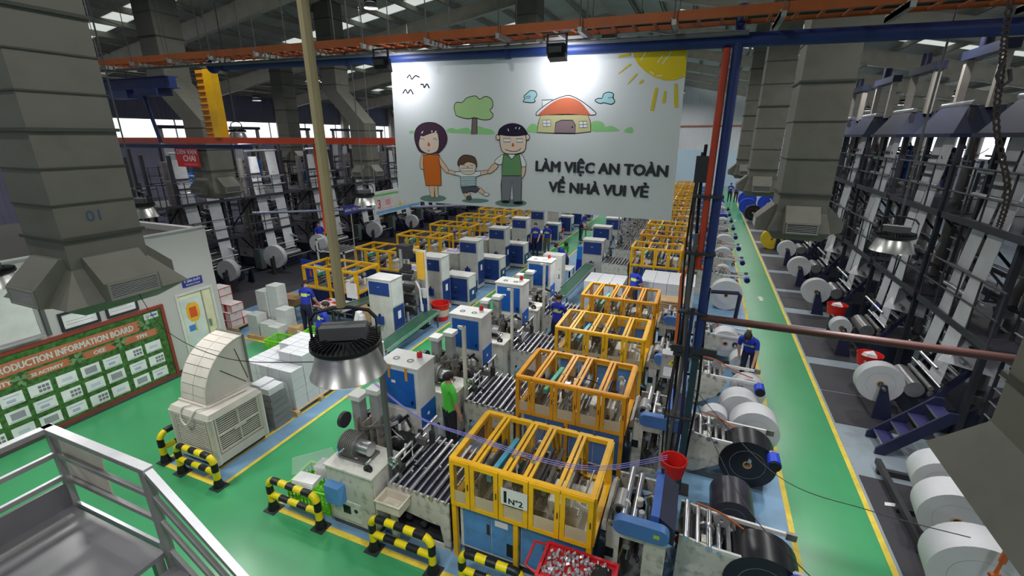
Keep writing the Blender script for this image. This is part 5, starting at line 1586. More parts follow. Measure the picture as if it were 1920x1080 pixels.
part('black_scrap', MB().hexa([(.55, .06, .86), (.80, .06, .86), (.80, .38, .86), (.60, .38, .86)], [(.58, .1, .93), (.76, .1, .90), (.74, .32, .93), (.62, .3, .91)]), BLACK, t)
for x in (.12, .74):
    for y in (.06, .36):
        part('castor', MB().cyl((x, y - .02, .09), (x, y + .02, .09), .085, 12), DARK, t)
        part('fork', MB().bx(x - .02, x + .02, y - .03, y + .03, .09, .18), DSTEEL, t)
for k, (x, y, z, lb) in enumerate(((.10, 6.34, .70, 'red plastic basket hung beside the service column'),)):
    t = thing('red_basket', lb, 'basket', (x, y, z))
    part('tub', MB().lathe([(.0, .0), (.15, .0), (.19, .26), (.205, .26), (.205, .28), (.18, .28), (.145, .012), (0, .012)], n=16), RED, t)
    for a in range(16):
        c_, s_ = math.cos(2 * PI * a / 16), math.sin(2 * PI * a / 16)
        part('rib', MB().bar((.152 * c_, .152 * s_, .02), (.192 * c_, .192 * s_, .25), .012), RED, t)
    part('stand', MB().cyl((0, 0, -.69), (0, 0, 0), .03, 8).cyl((0, 0, -.69), (0, 0, -.67), .16, 14), DGREY, t)
def bucket(loc, label, r=.28, h=.5, fill=None):
    t = thing('bucket', label, 'bucket', loc)
    part('tub', MB().lathe([(0, 0), (r * .78, 0), (r, h), (r * 1.06, h), (r * 1.06, h + .03), (r * .95, h + .03), (r * .74, .02), (0, .02)], n=18), RED, t)
    part('label_band', MB().lathe([(r * .86 + .003, h * .3), (r * .95 + .003, h * .72)], n=18), mat('pinkish label', (206, 180, 176), .6), t)
    if fill:
        part('contents', MB().cyl((0, 0, h * .8), (0, 0, h * .84), r * .9, 14), fill, t)
bucket((-7.42, 11.95, .006), 'big red bucket at the end of a low conveyor', .30, .55)
bucket((-7.38, 25.15, .006), 'far red bucket beside the standing pair of workers', .3, .6)

# ================================================================ people
STRIPE = mat('reflective stripe', (206, 222, 120), .5)
SHOE = mat('black shoes', (26, 26, 28), .6)
MASK = mat('face mask', (206, 214, 220), .7)
def make_person(label, loc, rz, shirt=UNIF, trousers=TROU, lean=0, head=0, arms=((.25, -.30), (.25, -.30)), elbow=((.28, .30), (.28, .30)), legs='stand', stripe=True, mask=False, scale=1.0, long_hair=False, twist=0):
    """facing local -y; arms = (forward, sideways) of the upper arm, elbow = (forward, outward) of the lower arm; lean and head in degrees"""
    t = thing('person', label, 'person', loc, R(rz))
    J = {}
    J['pelvis'] = (0, 0, .93)
    J['waist'] = (0, 0, 1.08)
    J['chest'] = (0, -.01, 1.27)
    J['neckb'] = (0, 0, 1.43)
    J['neck'] = (0, -.005, 1.50)
    J['skull'] = (0, -.02, 1.60)
    J['crown'] = (0, -.012, 1.69)
    for s_, sd in ((-1, 'l'), (1, 'r')):
        i = 0 if s_ < 0 else 1
        J['sh' + sd] = (s_ * .175, 0, 1.39)
        f, o = arms[i]
        sh = Vector(J['sh' + sd])
        d = Vector((s_ * max(-.9, min(.9, .12 + .0 * o)), -f, 0))
        vert = math.sqrt(max(.02, 1 - d.x ** 2 - d.y ** 2))
        el = sh + Vector((d.x, d.y, -vert)) * .28
        J['el' + sd] = tuple(el)
        ef, eo = elbow[i]
        d2 = Vector((s_ * (eo - .3) * .5, -ef, 0))
        v2 = math.sqrt(max(.02, 1 - min(.96, d2.x ** 2 + d2.y ** 2)))
        wr = el + Vector((d2.x, d2.y, -v2)).normalized() * .25
        J['wr' + sd] = tuple(wr)
        dirv = (wr - el).normalized()
        J['ha' + sd] = tuple(wr + dirv * .085)
        side = Vector((s_, 0, 0)).cross(dirv).normalized()
        for k in range(4):
            base = Vector(J['ha' + sd]) + side * (.030 - .020 * k)
            J[f'f{k}a{sd}'] = tuple(base + dirv * .03)
            L_ = (.050, .060, .055, .042)[k]
            J[f'f{k}b{sd}'] = tuple(base + dirv * (.03 + L_) + Vector((-s_ * .018, 0, -.006)))
        th = Vector(J['wr' + sd]) + dirv * .03
        J['t0' + sd] = tuple(th + side * .045 + Vector((-s_ * .01, 0, 0)))
        J['t1' + sd] = tuple(th + side * .06 + dirv * .04 + Vector((-s_ * .016, 0, 0)))
        J['hp' + sd] = (s_ * .095, 0, .88)
        if legs == 'stand':
            J['kn' + sd] = (s_ * .10, -.015, .48)
            J['an' + sd] = (s_ * .105, .015, .085)
            J['to' + sd] = (s_ * .115, -.15, .035)
        elif legs == 'stride':
            J['kn' + sd] = (s_ * .10, -.12 if s_ < 0 else .03, .48)
            J['an' + sd] = (s_ * .10, -.20 if s_ < 0 else .20, .085)
            J['to' + sd] = (s_ * .11, -.36 if s_ < 0 else .05, .035)
        elif legs == 'sit':
            J['kn' + sd] = (s_ * .13, -.42, .86)
            J['an' + sd] = (s_ * .13, -.42, .44)
            J['to' + sd] = (s_ * .14, -.57, .39)
    def rot(p, c, a):
        v = Vector(p) - Vector(c)
        return tuple(Matrix.Rotation(a, 3, 'X') @ v + Vector(c))
    upper = [k for k in J if not k.startswith(('hp', 'kn', 'an', 'to', 'pelvis'))]
    for k in upper:
        J[k] = rot(J[k], J['pelvis'], R(lean))
    for k in ('skull', 'crown'):
        J[k] = rot(J[k], J['neck'], R(head))
    bones = [('pelvis', 'waist'), ('waist', 'chest'), ('chest', 'neckb'), ('neckb', 'neck'), ('neck', 'skull'), ('skull', 'crown')]
    for sd in 'lr':
        bones += [('neckb', 'sh' + sd), ('sh' + sd, 'el' + sd), ('el' + sd, 'wr' + sd), ('wr' + sd, 'ha' + sd), ('wr' + sd, 't0' + sd), ('t0' + sd, 't1' + sd),
                  ('pelvis', 'hp' + sd), ('hp' + sd, 'kn' + sd), ('kn' + sd, 'an' + sd), ('an' + sd, 'to' + sd)]
        for k in range(4):
            bones += [('ha' + sd, f'f{k}a{sd}'), (f'f{k}a{sd}', f'f{k}b{sd}')]
    rad = {'pelvis': (.150, .115), 'waist': (.135, .105), 'chest': (.165, .115), 'neckb': (.09, .075), 'neck': (.056, .056), 'skull': (.080, .098), 'crown': (.058, .07)}
    for sd in 'lr':
        rad.update({'sh' + sd: (.066, .066), 'el' + sd: (.046, .046), 'wr' + sd: (.030, .030), 'ha' + sd: (.036, .022), 't0' + sd: (.012, .012), 't1' + sd: (.009, .009),
                    'hp' + sd: (.098, .098), 'kn' + sd: (.066, .066), 'an' + sd: (.044, .044), 'to' + sd: (.040, .032)})
        for k in range(4):
            rad[f'f{k}a{sd}'] = (.0095, .0095)
            rad[f'f{k}b{sd}'] = (.0075, .0075)
    names = list(J)
    idx = {n_: i for i, n_ in enumerate(names)}
    me = bpy.data.meshes.new('body_cage')
    me.from_pydata([J[n_] for n_ in names], [(idx[a], idx[b]) for a, b in bones], [])
    o = bpy.data.objects.new('body_cage', me)
    COL.objects.link(o)
    o.modifiers.new('skin', 'SKIN')
    if not me.skin_vertices:
        bpy.context.view_layer.objects.active = o
        bpy.ops.mesh.customdata_skin_add()
    sv = me.skin_vertices[0].data
    for n_ in names:
        sv[idx[n_]].radius = rad[n_]
        sv[idx[n_]].use_root = n_ == 'pelvis'
    ss = o.modifiers.new('sub', 'SUBSURF')
    ss.levels = 2
    bpy.context.view_layer.update()
    dg = bpy.context.evaluated_depsgraph_get()
    bm_ = bpy.data.meshes.new_from_object(o.evaluated_get(dg))
    bpy.data.objects.remove(o)
    bm_.materials.clear()
    for m in (SKIN, shirt, trousers, SHOE, STRIPE):
        bm_.materials.append(m)
    segs = [(Vector(J[a]), Vector(J[b]), a, b) for a, b in bones]
    inv = Matrix.Rotation(-R(lean), 3, 'X')
    for p in bm_.polygons:
        c = p.center
        best, bk, bt = 9, None, 0
        for A_, B_, a, b in segs:
            ab = B_ - A_
            tt = max(0, min(1, (c - A_).dot(ab) / max(1e-9, ab.dot(ab))))
            dd = (c - (A_ + ab * tt)).length - (rad[a][0] * (1 - tt) + rad[b][0] * tt)
            if dd < best:
                best, bk, bt = dd, (a, b), tt
        a, b = bk
        if b.startswith(('skull', 'crown')) or (a == 'neckb' and b == 'neck') or b.startswith(('wr', 'ha', 'f', 't0', 't1')) and not b.startswith('to'):
            mi = 0
        elif b.startswith('el'):
            mi = 1 if bt < .72 else 0
        elif b.startswith(('kn', 'an', 'hp')) :
            mi = 2 if not (b.startswith('an') and bt > .93) else 3
        elif b.startswith('to'):
            mi = 3
        elif (a, b) == ('pelvis', 'waist'):
            mi = 2 if bt < .35 else 1
        else:
            mi = 1
        if mi == 1 and stripe and not b.startswith(('sh', 'el')):
            up = (inv @ (c - Vector(J['pelvis']))).z + .93
            if 1.245 < up < 1.30:
                mi = 4
        p.material_index = mi
        p.use_smooth = True
    body = part('body', bm_, None, t)
    # head details
    hc = Vector(J['skull'])
    hm = Matrix.Rotation(R(lean + head), 3, 'X')
    def H(v):
        return tuple(hc + hm @ Vector(v))
    hair = MB()
    rows, cols_ = 7, 16
    vs = []
    for i in range(rows + 1):
        ph = PI / 2 * i / rows * 1.18
        for j in range(cols_):
            a = 2 * PI * j / cols_
            dz = .098 * math.cos(ph)
            rr = math.sin(ph)
            y = .112 * rr * math.sin(a) + .012
            if y < -.055 and dz < .035:
                dz = .035 + (dz - .035) * .1
                y = max(y, -.088)
            if long_hair and math.sin(a) > .1 and i == rows:
                dz -= .09
            vs.append(H((.088 * rr * math.cos(a), y, dz + .022)))
    hair.add(vs, [(i * cols_ + j, i * cols_ + (j + 1) % cols_, (i + 1) * cols_ + (j + 1) % cols_, (i + 1) * cols_ + j) for i in range(rows) for j in range(cols_)])
    part('hair', hair, HAIR, t)
    for s_ in (-1, 1):
        part('eye', MB().lathe([(.0, -.006), (.008, -.004), (.009, 0), (.008, .004), (0, .006)], H((s_ * .032, -.094, .012)), 8), BLACK, t)
        part('ear', MB().lathe([(.0, -.03), (.012, -.02), (.014, 0), (.012, .02), (0, .03)], H((s_ * .082, .005, .0)), 8), SKIN, t)
    part('nose', MB().hexa([H((-.014, -.092, -.028)), H((.014, -.092, -.028)), H((.012, -.07, -.028)), H((-.012, -.07, -.028))], [H((-.006, -.116, -.022)), H((.006, -.116, -.022)), H((.006, -.085, .02)), H((-.006, -.085, .02))]), SKIN, t)
    if mask:
        part('face_mask', MB().hexa([H((-.055, -.075, -.07)), H((.055, -.075, -.07)), H((.05, -.05, -.08)), H((-.05, -.05, -.08))], [H((-.062, -.098, -.01)), H((.062, -.098, -.01)), H((.07, -.04, -.0)), H((-.07, -.04, -.0))]), MASK, t)
    else:
        part('mouth', MB().bar(H((-.022, -.094, -.052)), H((.022, -.094, -.052)), .006, .006), mat('lips', (150, 84, 76), .6), t)
    if scale != 1:
        t.scale = (scale,) * 3
    return t
F = .006
work = dict(arms=((.45, 0), (.45, 0)), elbow=((.8, .2), (.8, .2)))
make_person('worker in blue uniform with yellow stripe seen from behind at the third machine', (-3.2, 11.0, F), 165, lean=6, **work)
make_person('worker in blue bending over a white roll beside the right aisle', (1.52, 11.15, F), -20, lean=40, head=15, arms=((.35, 0), (.7, 0)), elbow=((.3, .3), (.85, .2)))
make_person('left one of two masked workers standing together by the left aisle', (-7.28, 20.8, F), 10, mask=True, arms=((.05, 0), (.1, 0)), elbow=((.3, .3), (.7, .0)))
make_person('right one of two masked workers standing together, in khaki trousers', (-6.82, 21.2, F), 0, mask=True, trousers=mat('khaki trousers', (96, 92, 74), .8), arms=((.05, 0), (.02, 0)), elbow=((.15, .3), (.12, .3)), scale=.95)
make_person('worker in lime green shirt standing behind the nearest control cabinet', (-3.80, 6.24, F), 150, shirt=GREENS, trousers=mat('dark trousers', (40, 40, 46), .8), lean=0, stripe=False, arms=((.1, 0), (.1, 0)), elbow=((.25, .3), (.25, .3)))
make_person('worker in blue packing red pieces among the cartons at left', (-10.45, 9.35, F), 190, lean=14, head=14, **work)
make_person('worker in blue leaning over the white table in the middle zone', (-4.85, 17.8, F), -60, lean=38, head=10, stripe=False, **work)
make_person('worker in lime shirt crouching beside the middle table', (-5.4, 18.8, F), 40, shirt=GREENS, lean=50, head=5, stripe=False, **work)
make_person('worker in blue leaning on the dark bench by the left aisle', (-6.1, 25.2, F), 80, lean=22, head=14, **work)
make_person('worker with black hair half hidden behind the white carton pile', (-1.70, 14.6, F), 150, lean=10, long_hair=True, **work)
make_person('worker in blue bending into the third tower at right', (5.05, 15.35, F), 120, lean=34, head=10, **work)
make_person('worker in blue standing among the left towers', (-17.3, 17.0, F), 70, arms=((.1, 0), (.1, 0)), elbow=((.3, .3), (.3, .3)), stripe=False)
make_person('worker in blue behind the near lamp at the packing belt', (-8.75, 8.15, F), 150, lean=18, head=10, **work)
make_person('left one of two far workers walking up the right aisle', (2.42, 46.5, F), 170, legs='stride', arms=((.1, 0), (.1, 0)))
make_person('right one of two far workers in the right aisle, blue shirt', (2.92, 46.2, F), 160, arms=((.1, 0), (.1, 0)))
make_person('far worker in grey shirt among the left cabinets', (-7.6, 27.8, F), 20, shirt=mat('grey shirt', (120, 134, 160), .8), stripe=False, arms=((.1, 0), (.1, 0)))
make_person('far worker bent over the boxes beside the far left aisle', (-5.6, 31.0, F), 70, shirt=mat('cream shirt', (206, 200, 190), .8), lean=28, stripe=False, **work)

# ================================================================ farther part of the right column
dr1 = B1['draw']
def far_machine(m, label, loc, navy, w, seed):
    c = make_cage(m, label, loc, w, 1.15, detail=1, ndoor=4)
    return absorb(c, make_inner('x', loc, seed, w, 1.15), make_base('x', (loc[0] + .07, loc[1] + .08, .006), navy, w - .15, 1.0, False))
c1 = tree(far_machine(YEL, 'yellow caged machine just beyond the white carton piles, fifth of the aisle column', (-2.25, 17.6, 0), NAVY, 1.85, 4))
co2 = None
far = [20.2, 22.9, 25.6, 28.2, 30.8, 33.4, 36.0, 38.6, 41.2, 43.8, 46.4]
for k, y in enumerate(far):
    lab = ORD[k + 5]
    if k == 0:
        co2 = tree(far_machine(ORG, 'amber caged machine far down the aisle column, sixth from the viewer', (-2.25, y, 0), NAVY, 1.85, 5))
    else:
        copy_tree(co2 if k % 2 == 0 else c1, loc=(-2.25, y, 0), label=f'{"amber" if k % 2 == 0 else "yellow"} caged machine far down the aisle column, {lab} from the viewer')
for k, y in enumerate([17.6] + far):
    copy_tree(dr1, loc=(-.25, y + .2, .006), label=f'cream draw unit far down the aisle column, {ORD[k + 4]} of its row')
    if k < 8:
        copy_tree(B1['unwind'], loc=(.58, y + .5, .006), label=f'unwind stand far down the aisle column, {ORD[k + 4]} from the viewer')
    if k < 5:
        copy_tree(B1['table'], loc=(-3.36, y + .1, .006), label=f'chrome roller table feeding the {ORD[k + 4]} cage of the aisle column')
    if k > 4:
        make_roll('film_roll', WROLL if k % 3 else mat('cobalt film', (40, 70, 190), .4), f'far film roll on the {ORD[k + 4]} unwind stand', (1.45, y + .8, .43), .42, .4)

# carton piles in the gap of the column
pw = tree(make_carton(.42, .36, .245, CARTON, 'x'))
pu = [False]
for bx_, by_, nx, ny, nz, nm in ((-3.30, 14.35, 3, 3, 4, 'left'), (-1.55, 15.05, 4, 4, 4, 'right')):
    for kx in range(nx):
        for ky in range(ny):
            for kz in range(nz):
                if kz < nz - 1 and ky > 0 and kx < nx - 1:
                    continue
                put_carton(pw, pu, (bx_ + .22 + kx * .43, by_ + .2 + ky * .37, .13 + kz * .248), 0,
                           f'white carton, {LAY[kz] if kz < nz - 1 else "top"} layer of {nm} pile past the fourth cage, {ORD[kx].replace("nearest", "first")} across, {ORD[ky].replace("nearest", "first")} deep', 'white cartons piled past the fourth cage')
make_pallet((-2.66, 14.9), 1.35, 1.2, 'pallet under the left carton pile past the fourth cage')
make_pallet((-.68, 15.8), 1.75, 1.52, 'pallet under the right carton pile past the fourth cage')
t = thing('cardboard_pile', 'pile of folded brown cardboard beyond the fourth yellow cage', 'cardboard', (-.38, 14.2, .006))
for k in range(12):
    part('sheet', MB().hexa([(-.42 + .02 * (k % 3), -.3, .1 + k * .07), (.42, -.3 + .03 * (k % 2), .1 + k * .07), (.42, .3, .1 + k * .07), (-.42, .3, .1 + k * .07)],
                            [(-.42 + .02 * (k % 3), -.3, .15 + k * .07), (.42, -.3 + .03 * (k % 2), .13 + k * .07), (.42, .3, .15 + k * .07), (-.42, .3, .13 + k * .07)]), CARD, t)
part('skid', MB().bx(-.42, .42, -.3, .3, 0, .1), WOOD, t)

# middle zone between the two columns
t = thing('tall_cabinet', 'plain tall white cabinet standing alone in the middle of the machines', 'cabinet', (-4.95, 15.0, .006))
part('body', MB().bx(0, .70, 0, .45, .05, 1.72), OFFW, t)
part('plinth', MB().bx(.02, .68, .02, .43, 0, .05), DGREY, t)
part('door', MB().bx(.02, .68, -.012, 0, .08, .86), OFFW, t)
part('door', MB().bx(.02, .68, -.012, 0, .88, 1.70), WHITE, t)
part('handle', MB().bx(.60, .63, -.03, -.012, .9, 1.05), DGREY, t)
def make_conveyor(label, p, q, w, m):
    p, q = Vector(p), Vector(q)
    d = q - p
    t = thing('conveyor', label, 'conveyor', (p.x, p.y, 0.006), math.atan2(d.y, d.x) - PI / 2)
    L_ = math.hypot(d.x, d.y)
    part('belt', MB().hexa([(-w / 2, 0, p.z), (w / 2, 0, p.z), (w / 2, L_, q.z), (-w / 2, L_, q.z)], [(-w / 2, 0, p.z + .02), (w / 2, 0, p.z + .02), (w / 2, L_, q.z + .02), (-w / 2, L_, q.z + .02)]), m, t)
    for s_ in (-1, 1):
        part('side_rail', MB().bar((s_ * (w / 2 + .02), 0, p.z), (s_ * (w / 2 + .02), L_, q.z), .03, .09), STEEL, t)
        for yy, zz in ((.12, p.z), (L_ - .12, q.z)):
            part('leg', MB().bx(s_ * w / 2 - .02, s_ * w / 2 + .02, yy - .02, yy + .02, 0, zz), DGREY, t)
    for yy, zz in ((0, p.z), (L_, q.z)):
        part('end_roller', MB().cyl((-w / 2, yy, zz), (w / 2, yy, zz), .04, 10), DSTEEL, t)
    return t
GBELT = mat('dark green belt', (44, 84, 66), .35)
make_conveyor('inclined dark green conveyor rising past the white cartons', (-3.88, 13.6, .75), (-3.62, 16.9, 1.0), .40, GBELT)
make_conveyor('low dark conveyor with green belt beside the left aisle', (-7.36, 8.75, .35), (-7.36, 11.45, .5), .40, GBELT)
make_conveyor('low dark conveyor carrying paper strips beside the big red bucket', (-8.75, 9.15, .5), (-8.75, 10.9, .5), .46, mat('dark belt', (58, 56, 66), .4))
make_conveyor('slanted green sorting belt behind the near lamp', (-9.35, 9.4, .95), (-9.35, 11.1, .75), .40, GBELT)
def make_mid_cab(label, loc, m=NAVY, w=.85, d=.55, h=1.62, low=.62):
    t = thing('machine_cabinet', label, 'cabinet', loc)
    part('body', MB().bx(0, w, 0, d, .05, h), mat('cabinet warm grey', (186, 186, 180), .5, dirt=.2), t)
    part('plinth', MB().bx(.03, w - .03, .03, d - .03, 0, .05), DARK, t)
    dr = part('door', MB().bx(.04, w - .06, -.012, 0, h - low + .05, h - .07), m, t)
    part('handle', MB().bx(w * .42, w * .52, -.025, -.012, h - low * .45, h - low * .40), STEEL, dr)
    part('side_top', MB().bx(w, w + .008, .03, d - .03, h * .60, h - .04), OFFW, t)
    sd = part('side_door', MB().bx(w, w + .012, .03, d - .03, .2, h * .58), m, t)
    part('label_plate', MB().bx(w + .012, w + .015, d * .4, d * .65, h * .38, h * .5), PAPER, sd)
    part('lid', MB().bx(-.015, w + .015, -.015, d + .015, h, h + .025), OFFW, t)
    part('jog_box', MB().bx(w * .35, w * .6, -.10, -.012, h * .32, h * .44), NAVY, t)
    part('jog_knob', MB().cyl((w * .47, -.06, h * .44), (w * .47, -.06, h * .48), .03, 8), BLACK, t)
    return t
mc = tree(make_mid_cab('navy fronted cabinet beside the blue plastic sacks', (-4.32, 18.3, .006)))
for k, (x, y) in enumerate(((-4.6, 21.4), (-4.5, 24.0), (-4.6, 26.8), (-4.4, 29.6))):
    copy_tree(mc, loc=(x, y, .006), label=f'navy fronted cabinet in the middle zone, {ORD[k + 1]} from the viewer')
t = thing('sack_rack', 'blue plastic sacks hanging on a light frame in the middle zone', 'sack rack', (-4.75, 19.1, .006))
part('sack', MB().hexa([(0, -.1, .05), (.5, -.1, .05), (.5, .3, .05), (0, .3, .05)], [(.03, -.05, 1.15), (.48, -.05, 1.15), (.48, .25, 1.15), (.03, .25, 1.15)]), mat('sack blue', (46, 130, 214), .3), t)
part('dark_sack', MB().hexa([(.02, -.16, .03), (.52, -.16, .03), (.52, -.06, .03), (.02, -.06, .03)], [(.04, -.14, .6), (.48, -.14, .55), (.48, -.08, .55), (.04, -.08, .6)]), mat('sack deep blue', (28, 60, 170), .3), t)
part('frame', MB().rect(-.05, .56, 0, 1.3, .32, .35, .03), STRUT, t)
for k, (x, y) in enumerate(((-3.45, 21.6), (-3.5, 24.2), (-3.5, 26.9), (-3.40, 29.5))):
    t = thing('steel_rack', f'bare steel roller rack in the middle zone, {ORD[k]} one', 'rack', (x, y, .006))
    for xx in (0, .55):
        for yy in (0, .9):
            part('post', MB().bx(xx, xx + .05, yy, yy + .05, 0, 2.2), STRUT, t)
    for z in (.5, .9, 1.3, 1.7, 2.15):
        part('shelf_bar', MB().bx(0, .6, 0, .05, z, z + .05).bx(0, .6, .9, .95, z, z + .05), STRUT, t)
        part('roller', MB().cyl((.3, 0, z), (.3, .95, z), .04, 8), STEEL, t)
t = thing('work_bench', 'dark work bench with papers where a worker leans', 'bench', (-6.0, 24.6, .006))
part('top', MB().bx(0, 1.5, 0, 1.2, .78, .82), DARK, t)
for x in (.05, 1.4):
    for y in (.05, 1.1):
        part('leg', MB().bx(x, x + .05, y, y + .05, 0, .78), DGREY, t)
solo('paper_stack', MB().bx(0, .45, 0, .3, 0, .03), mat('buff paper', (222, 206, 160), .8), 'buff paper stack on the dark work bench', 'paper', (-5.5, 25.1, .828))
solo('pink_bag', MB().hexa([(0, 0, 0), (.4, 0, 0), (.4, .3, 0), (0, .3, 0)], [(.06, .05, .14), (.33, .06, .12), (.34, .25, .15), (.05, .24, .12)]), mat('pink plastic', (222, 80, 190), .4), 'pink plastic bag on the dark work bench', 'bag', (-4.95, 24.8, .828))
t = thing('white_table', 'light table with white stacks near the middle conveyor', 'table', (-5.15, 16.6, .006))
part('top', MB().bx(0, .8, 0, .7, .72, .76), OFFW, t)
part('panel', MB().bx(.02, .78, .02, .04, .1, .72), mat('pale blue panel', (140, 176, 206), .5), t)
for x in (.02, .73):
    for y in (.02, .63):
        part('leg', MB().bx(x, x + .05, y, y + .05, 0, .72), GREY, t)

# ================================================================ left column of machines
tl = tree(make_mid_cab('tall navy fronted cabinet, nearest of the left column', (-8.40, 9.75, .006), h=1.92, low=.5, w=.78))
lc = tree(make_mid_cab('low cabinet with wide navy door, nearest low one of the left column', (-8.0, 13.25, .006), h=1.10, low=.95, w=.95))
GCAB = mat('grey beige cabinet', (176, 176, 168), .5, dirt=.2)
def make_grey_cab(label, loc):
    t = thing('grey_cabinet', label, 'cabinet', loc)
    part('body', MB().bx(0, .75, 0, .7, .05, 1.3), GCAB, t)
    part('plinth', MB().bx(.03, .72, .03, .67, 0, .05), DARK, t)
    part('side_frame', MB().recty(.03, .67, .1, 1.25, .75, .77, .06), OFFW, t)
    part('vent', MB().bx(.75, .755, .2, .5, .4, .9), DGREY, t)
    part('lid', MB().bx(-.01, .78, -.01, .71, 1.3, 1.32), OFFW, t)
    part('cloth', MB().hexa([(.15, .15, 1.32), (.6, .12, 1.32), (.62, .5, 1.32), (.18, .52, 1.32)], [(.2, .2, 1.40), (.5, .18, 1.37), (.55, .42, 1.41), (.22, .45, 1.36)]), mat('lilac cloth', (176, 168, 200), .8), t)
    return t
gc = tree(make_grey_cab('grey beige cabinet with a lilac cloth on top, nearest of the left column', (-9.35, 12.63, .006)))
def make_press(label, loc):
    """narrow dark press with rollers and white side arms"""
    t = thing('print_press', label, 'machine', loc)
    for y in (0, .8):
        part('side_plate', MB().prism([(0, 0), (1.3, 0), (1.3, .7), (1.0, 1.05), (.2, 1.05), (0, .8)], 'y', y, y + .03), mat('press cream', (184, 184, 176), .5), t)
    for k in range(8):
        part('roller', MB().cyl((.1 + k * .16, .03, .95 - .05 * (k % 3)), (.1 + k * .16, .8, .95 - .05 * (k % 3)), .04, 10), (STEEL, DSTEEL, DARK)[k % 3], t)
    part('body', MB().bx(.1, 1.2, .05, .78, .08, .7), DARK, t)
    part('arm', MB().bar((.2, .2, 1.05), (.75, .5, 1.38), .07).bar((.8, .1, 1.05), (1.15, .6, 1.25), .05), OFFW, t)
    part('motor', MB().cyl((.5, .3, 1.12), (.8, .3, 1.12), .1, 12), GREY, t)
    clutter(t, (.08, 1.2, .08, .74, .75, 1.25), 26, 91)
    return t
pr1 = tree(make_press('narrow printing press with white arms, nearest of the left column', (-9.66, 11.2, .006)))
cageL = tree(far_machine(YEL, 'yellow caged machine nearest of the left column, behind the boxes', (-11.9, 10.75, 0), mat('deep navy', (22, 40, 84), .45), 2.2, 7))
for k in range(1, 9):
    y = 10.75 + 2.68 * k
    n_ = ORD[k]
    copy_tree(cageL, loc=(-12.05, y, 0), label=f'yellow caged machine, {n_} of the left column')
    copy_tree(pr1, loc=(-9.78, y + .55, .006), label=f'narrow printing press with white arms, {n_} of the left column')
    copy_tree(tl, loc=(-8.40, 9.75 + 2.68 * k, .006), label=f'tall navy fronted cabinet, {n_} of the left column')
    if k > 1:
        copy_tree(gc, loc=(-9.35, 9.95 + 2.68 * k, .006), label=f'grey beige cabinet with a lilac cloth on top, {n_} of the left column')
        copy_tree(lc, loc=(-8.0, 10.60 + 2.68 * k, .006), label=f'low cabinet with wide navy door, {ORD[k - 1]} of the left column')
# upright yellow and white press tower of the nearest left line
t = thing('press_tower', 'tall white press tower with yellow upper panel and navy lower panel', 'machine', (-8.30, 11.25, .006))
part('side_panel', MB().bx(.62, .80, .0, .06, .75, 1.25), OFFW, t)
part('yellow_panel', MB().bx(.55, .80, -.01, .06, 1.55, 2.40), mat('panel yellow', (226, 176, 60), .5), t)
part('navy_panel', MB().bx(.55, .80, -.01, .06, .1, .95), NAVY, t)
part('sheet_note', MB().bx(.60, .72, -.015, -.01, .5, .75), PAPER, t)
part('frame', MB().rect(.0, .84, 0, 2.45, .06, .12, .05), OFFW, t)
for k in range(6):
    part('press_roll', MB().cyl((.05, -.1 - .05 * (k % 2), .6 + k * .24), (.5, -.1 - .05 * (k % 2), .6 + k * .24), .07, 12), DARK if k % 2 else DSTEEL, t)
for k in range(5):
    part('ink_block', MB().bx(.08 + .02 * k, .42, -.22, -.08, .5 + k * .34, .66 + k * .34), DARK, t)
part('ink_bottle', MB().cyl((.15, -.2, 1.95), (.15, -.2, 2.5), .06, 10), mat('silver bottle', (170, 172, 174), .3, .6), t)
part('top_cluster', MB().bx(.0, .40, -.2, .1, 2.2, 2.6), DARK, t)
part('feed_arm', MB().tube(smooth_path([(.55, -.1, 1.5), (.7, -.15, 1.3), (.72, -.15, 1.0), (.8, -.2, .6)], 5), .03, 8), OFFW, t)
part('foot', MB().bx(0, .84, -.25, .15, 0, .04), DARK, t)
t = thing('paper_bag_heap', 'white and brown paper bags heaped on a low conveyor', 'bags', (-8.80, 9.9, .53), R(0))
t.scale = (.62, .8, .9)
part('white_bag', MB().hexa([(-.35, -.25, 0), (.0, -.25, 0), (.05, .2, 0), (-.35, .2, 0)], [(-.28, -.15, .34), (-.05, -.18, .28), (-.02, .1, .36), (-.25, .12, .30)]), PAPER, t)
part('white_bag', MB().hexa([(-.1, -.3, 0), (.2, -.3, 0), (.2, 0, 0), (-.1, 0, 0)], [(-.04, -.25, .26), (.12, -.22, .22), (.15, -.06, .27), (-.02, -.06, .24)]), PAPER2, t)
part('brown_box', MB().bx(.06, .46, -.05, .3, 0, .4), CARD, t)
part('brown_flap', MB().bar((.06, .1, .4), (-.05, .1, .5), .3, .01).bar((.46, .1, .4), (.6, .1, .46), .3, .01), CARD, t)
t = thing('work_table', 'low packing table covered with red and white printed pieces', 'table', (-10.62, 9.78, .006))
part('top', MB().bx(0, .98, 0, .75, .74, .78), OFFW, t)
for x in (.03, .90):
    for y in (.03, .67):
        part('leg', MB().bx(x, x + .05, y, y + .05, 0, .74), DGREY, t)
rnd = random.Random(3)
for k in range(16):
    solo('printed_piece', MB().hexa([(-.08, -.055, 0), (.08, -.055, 0), (.08, .055, 0), (-.08, .055, 0)], [(-.07, -.05, .03), (.07, -.05, .035), (.07, .05, .03), (-.07, .05, .028)]), (RED, PAPER, mat('pale pink paper', (236, 190, 186), .7))[k % 3],
         f'{("red", "white", "pale pink")[k % 3]} printed piece on the packing table, {ORD[k % 5].replace("nearest", "first")} across, {ORD[k // 5]} row', 'paper', (-10.52 + (k % 5) * .195, 9.88 + (k // 5) * .155, .787), R(rnd.uniform(-7, 7)), 'printed pieces on the packing table')
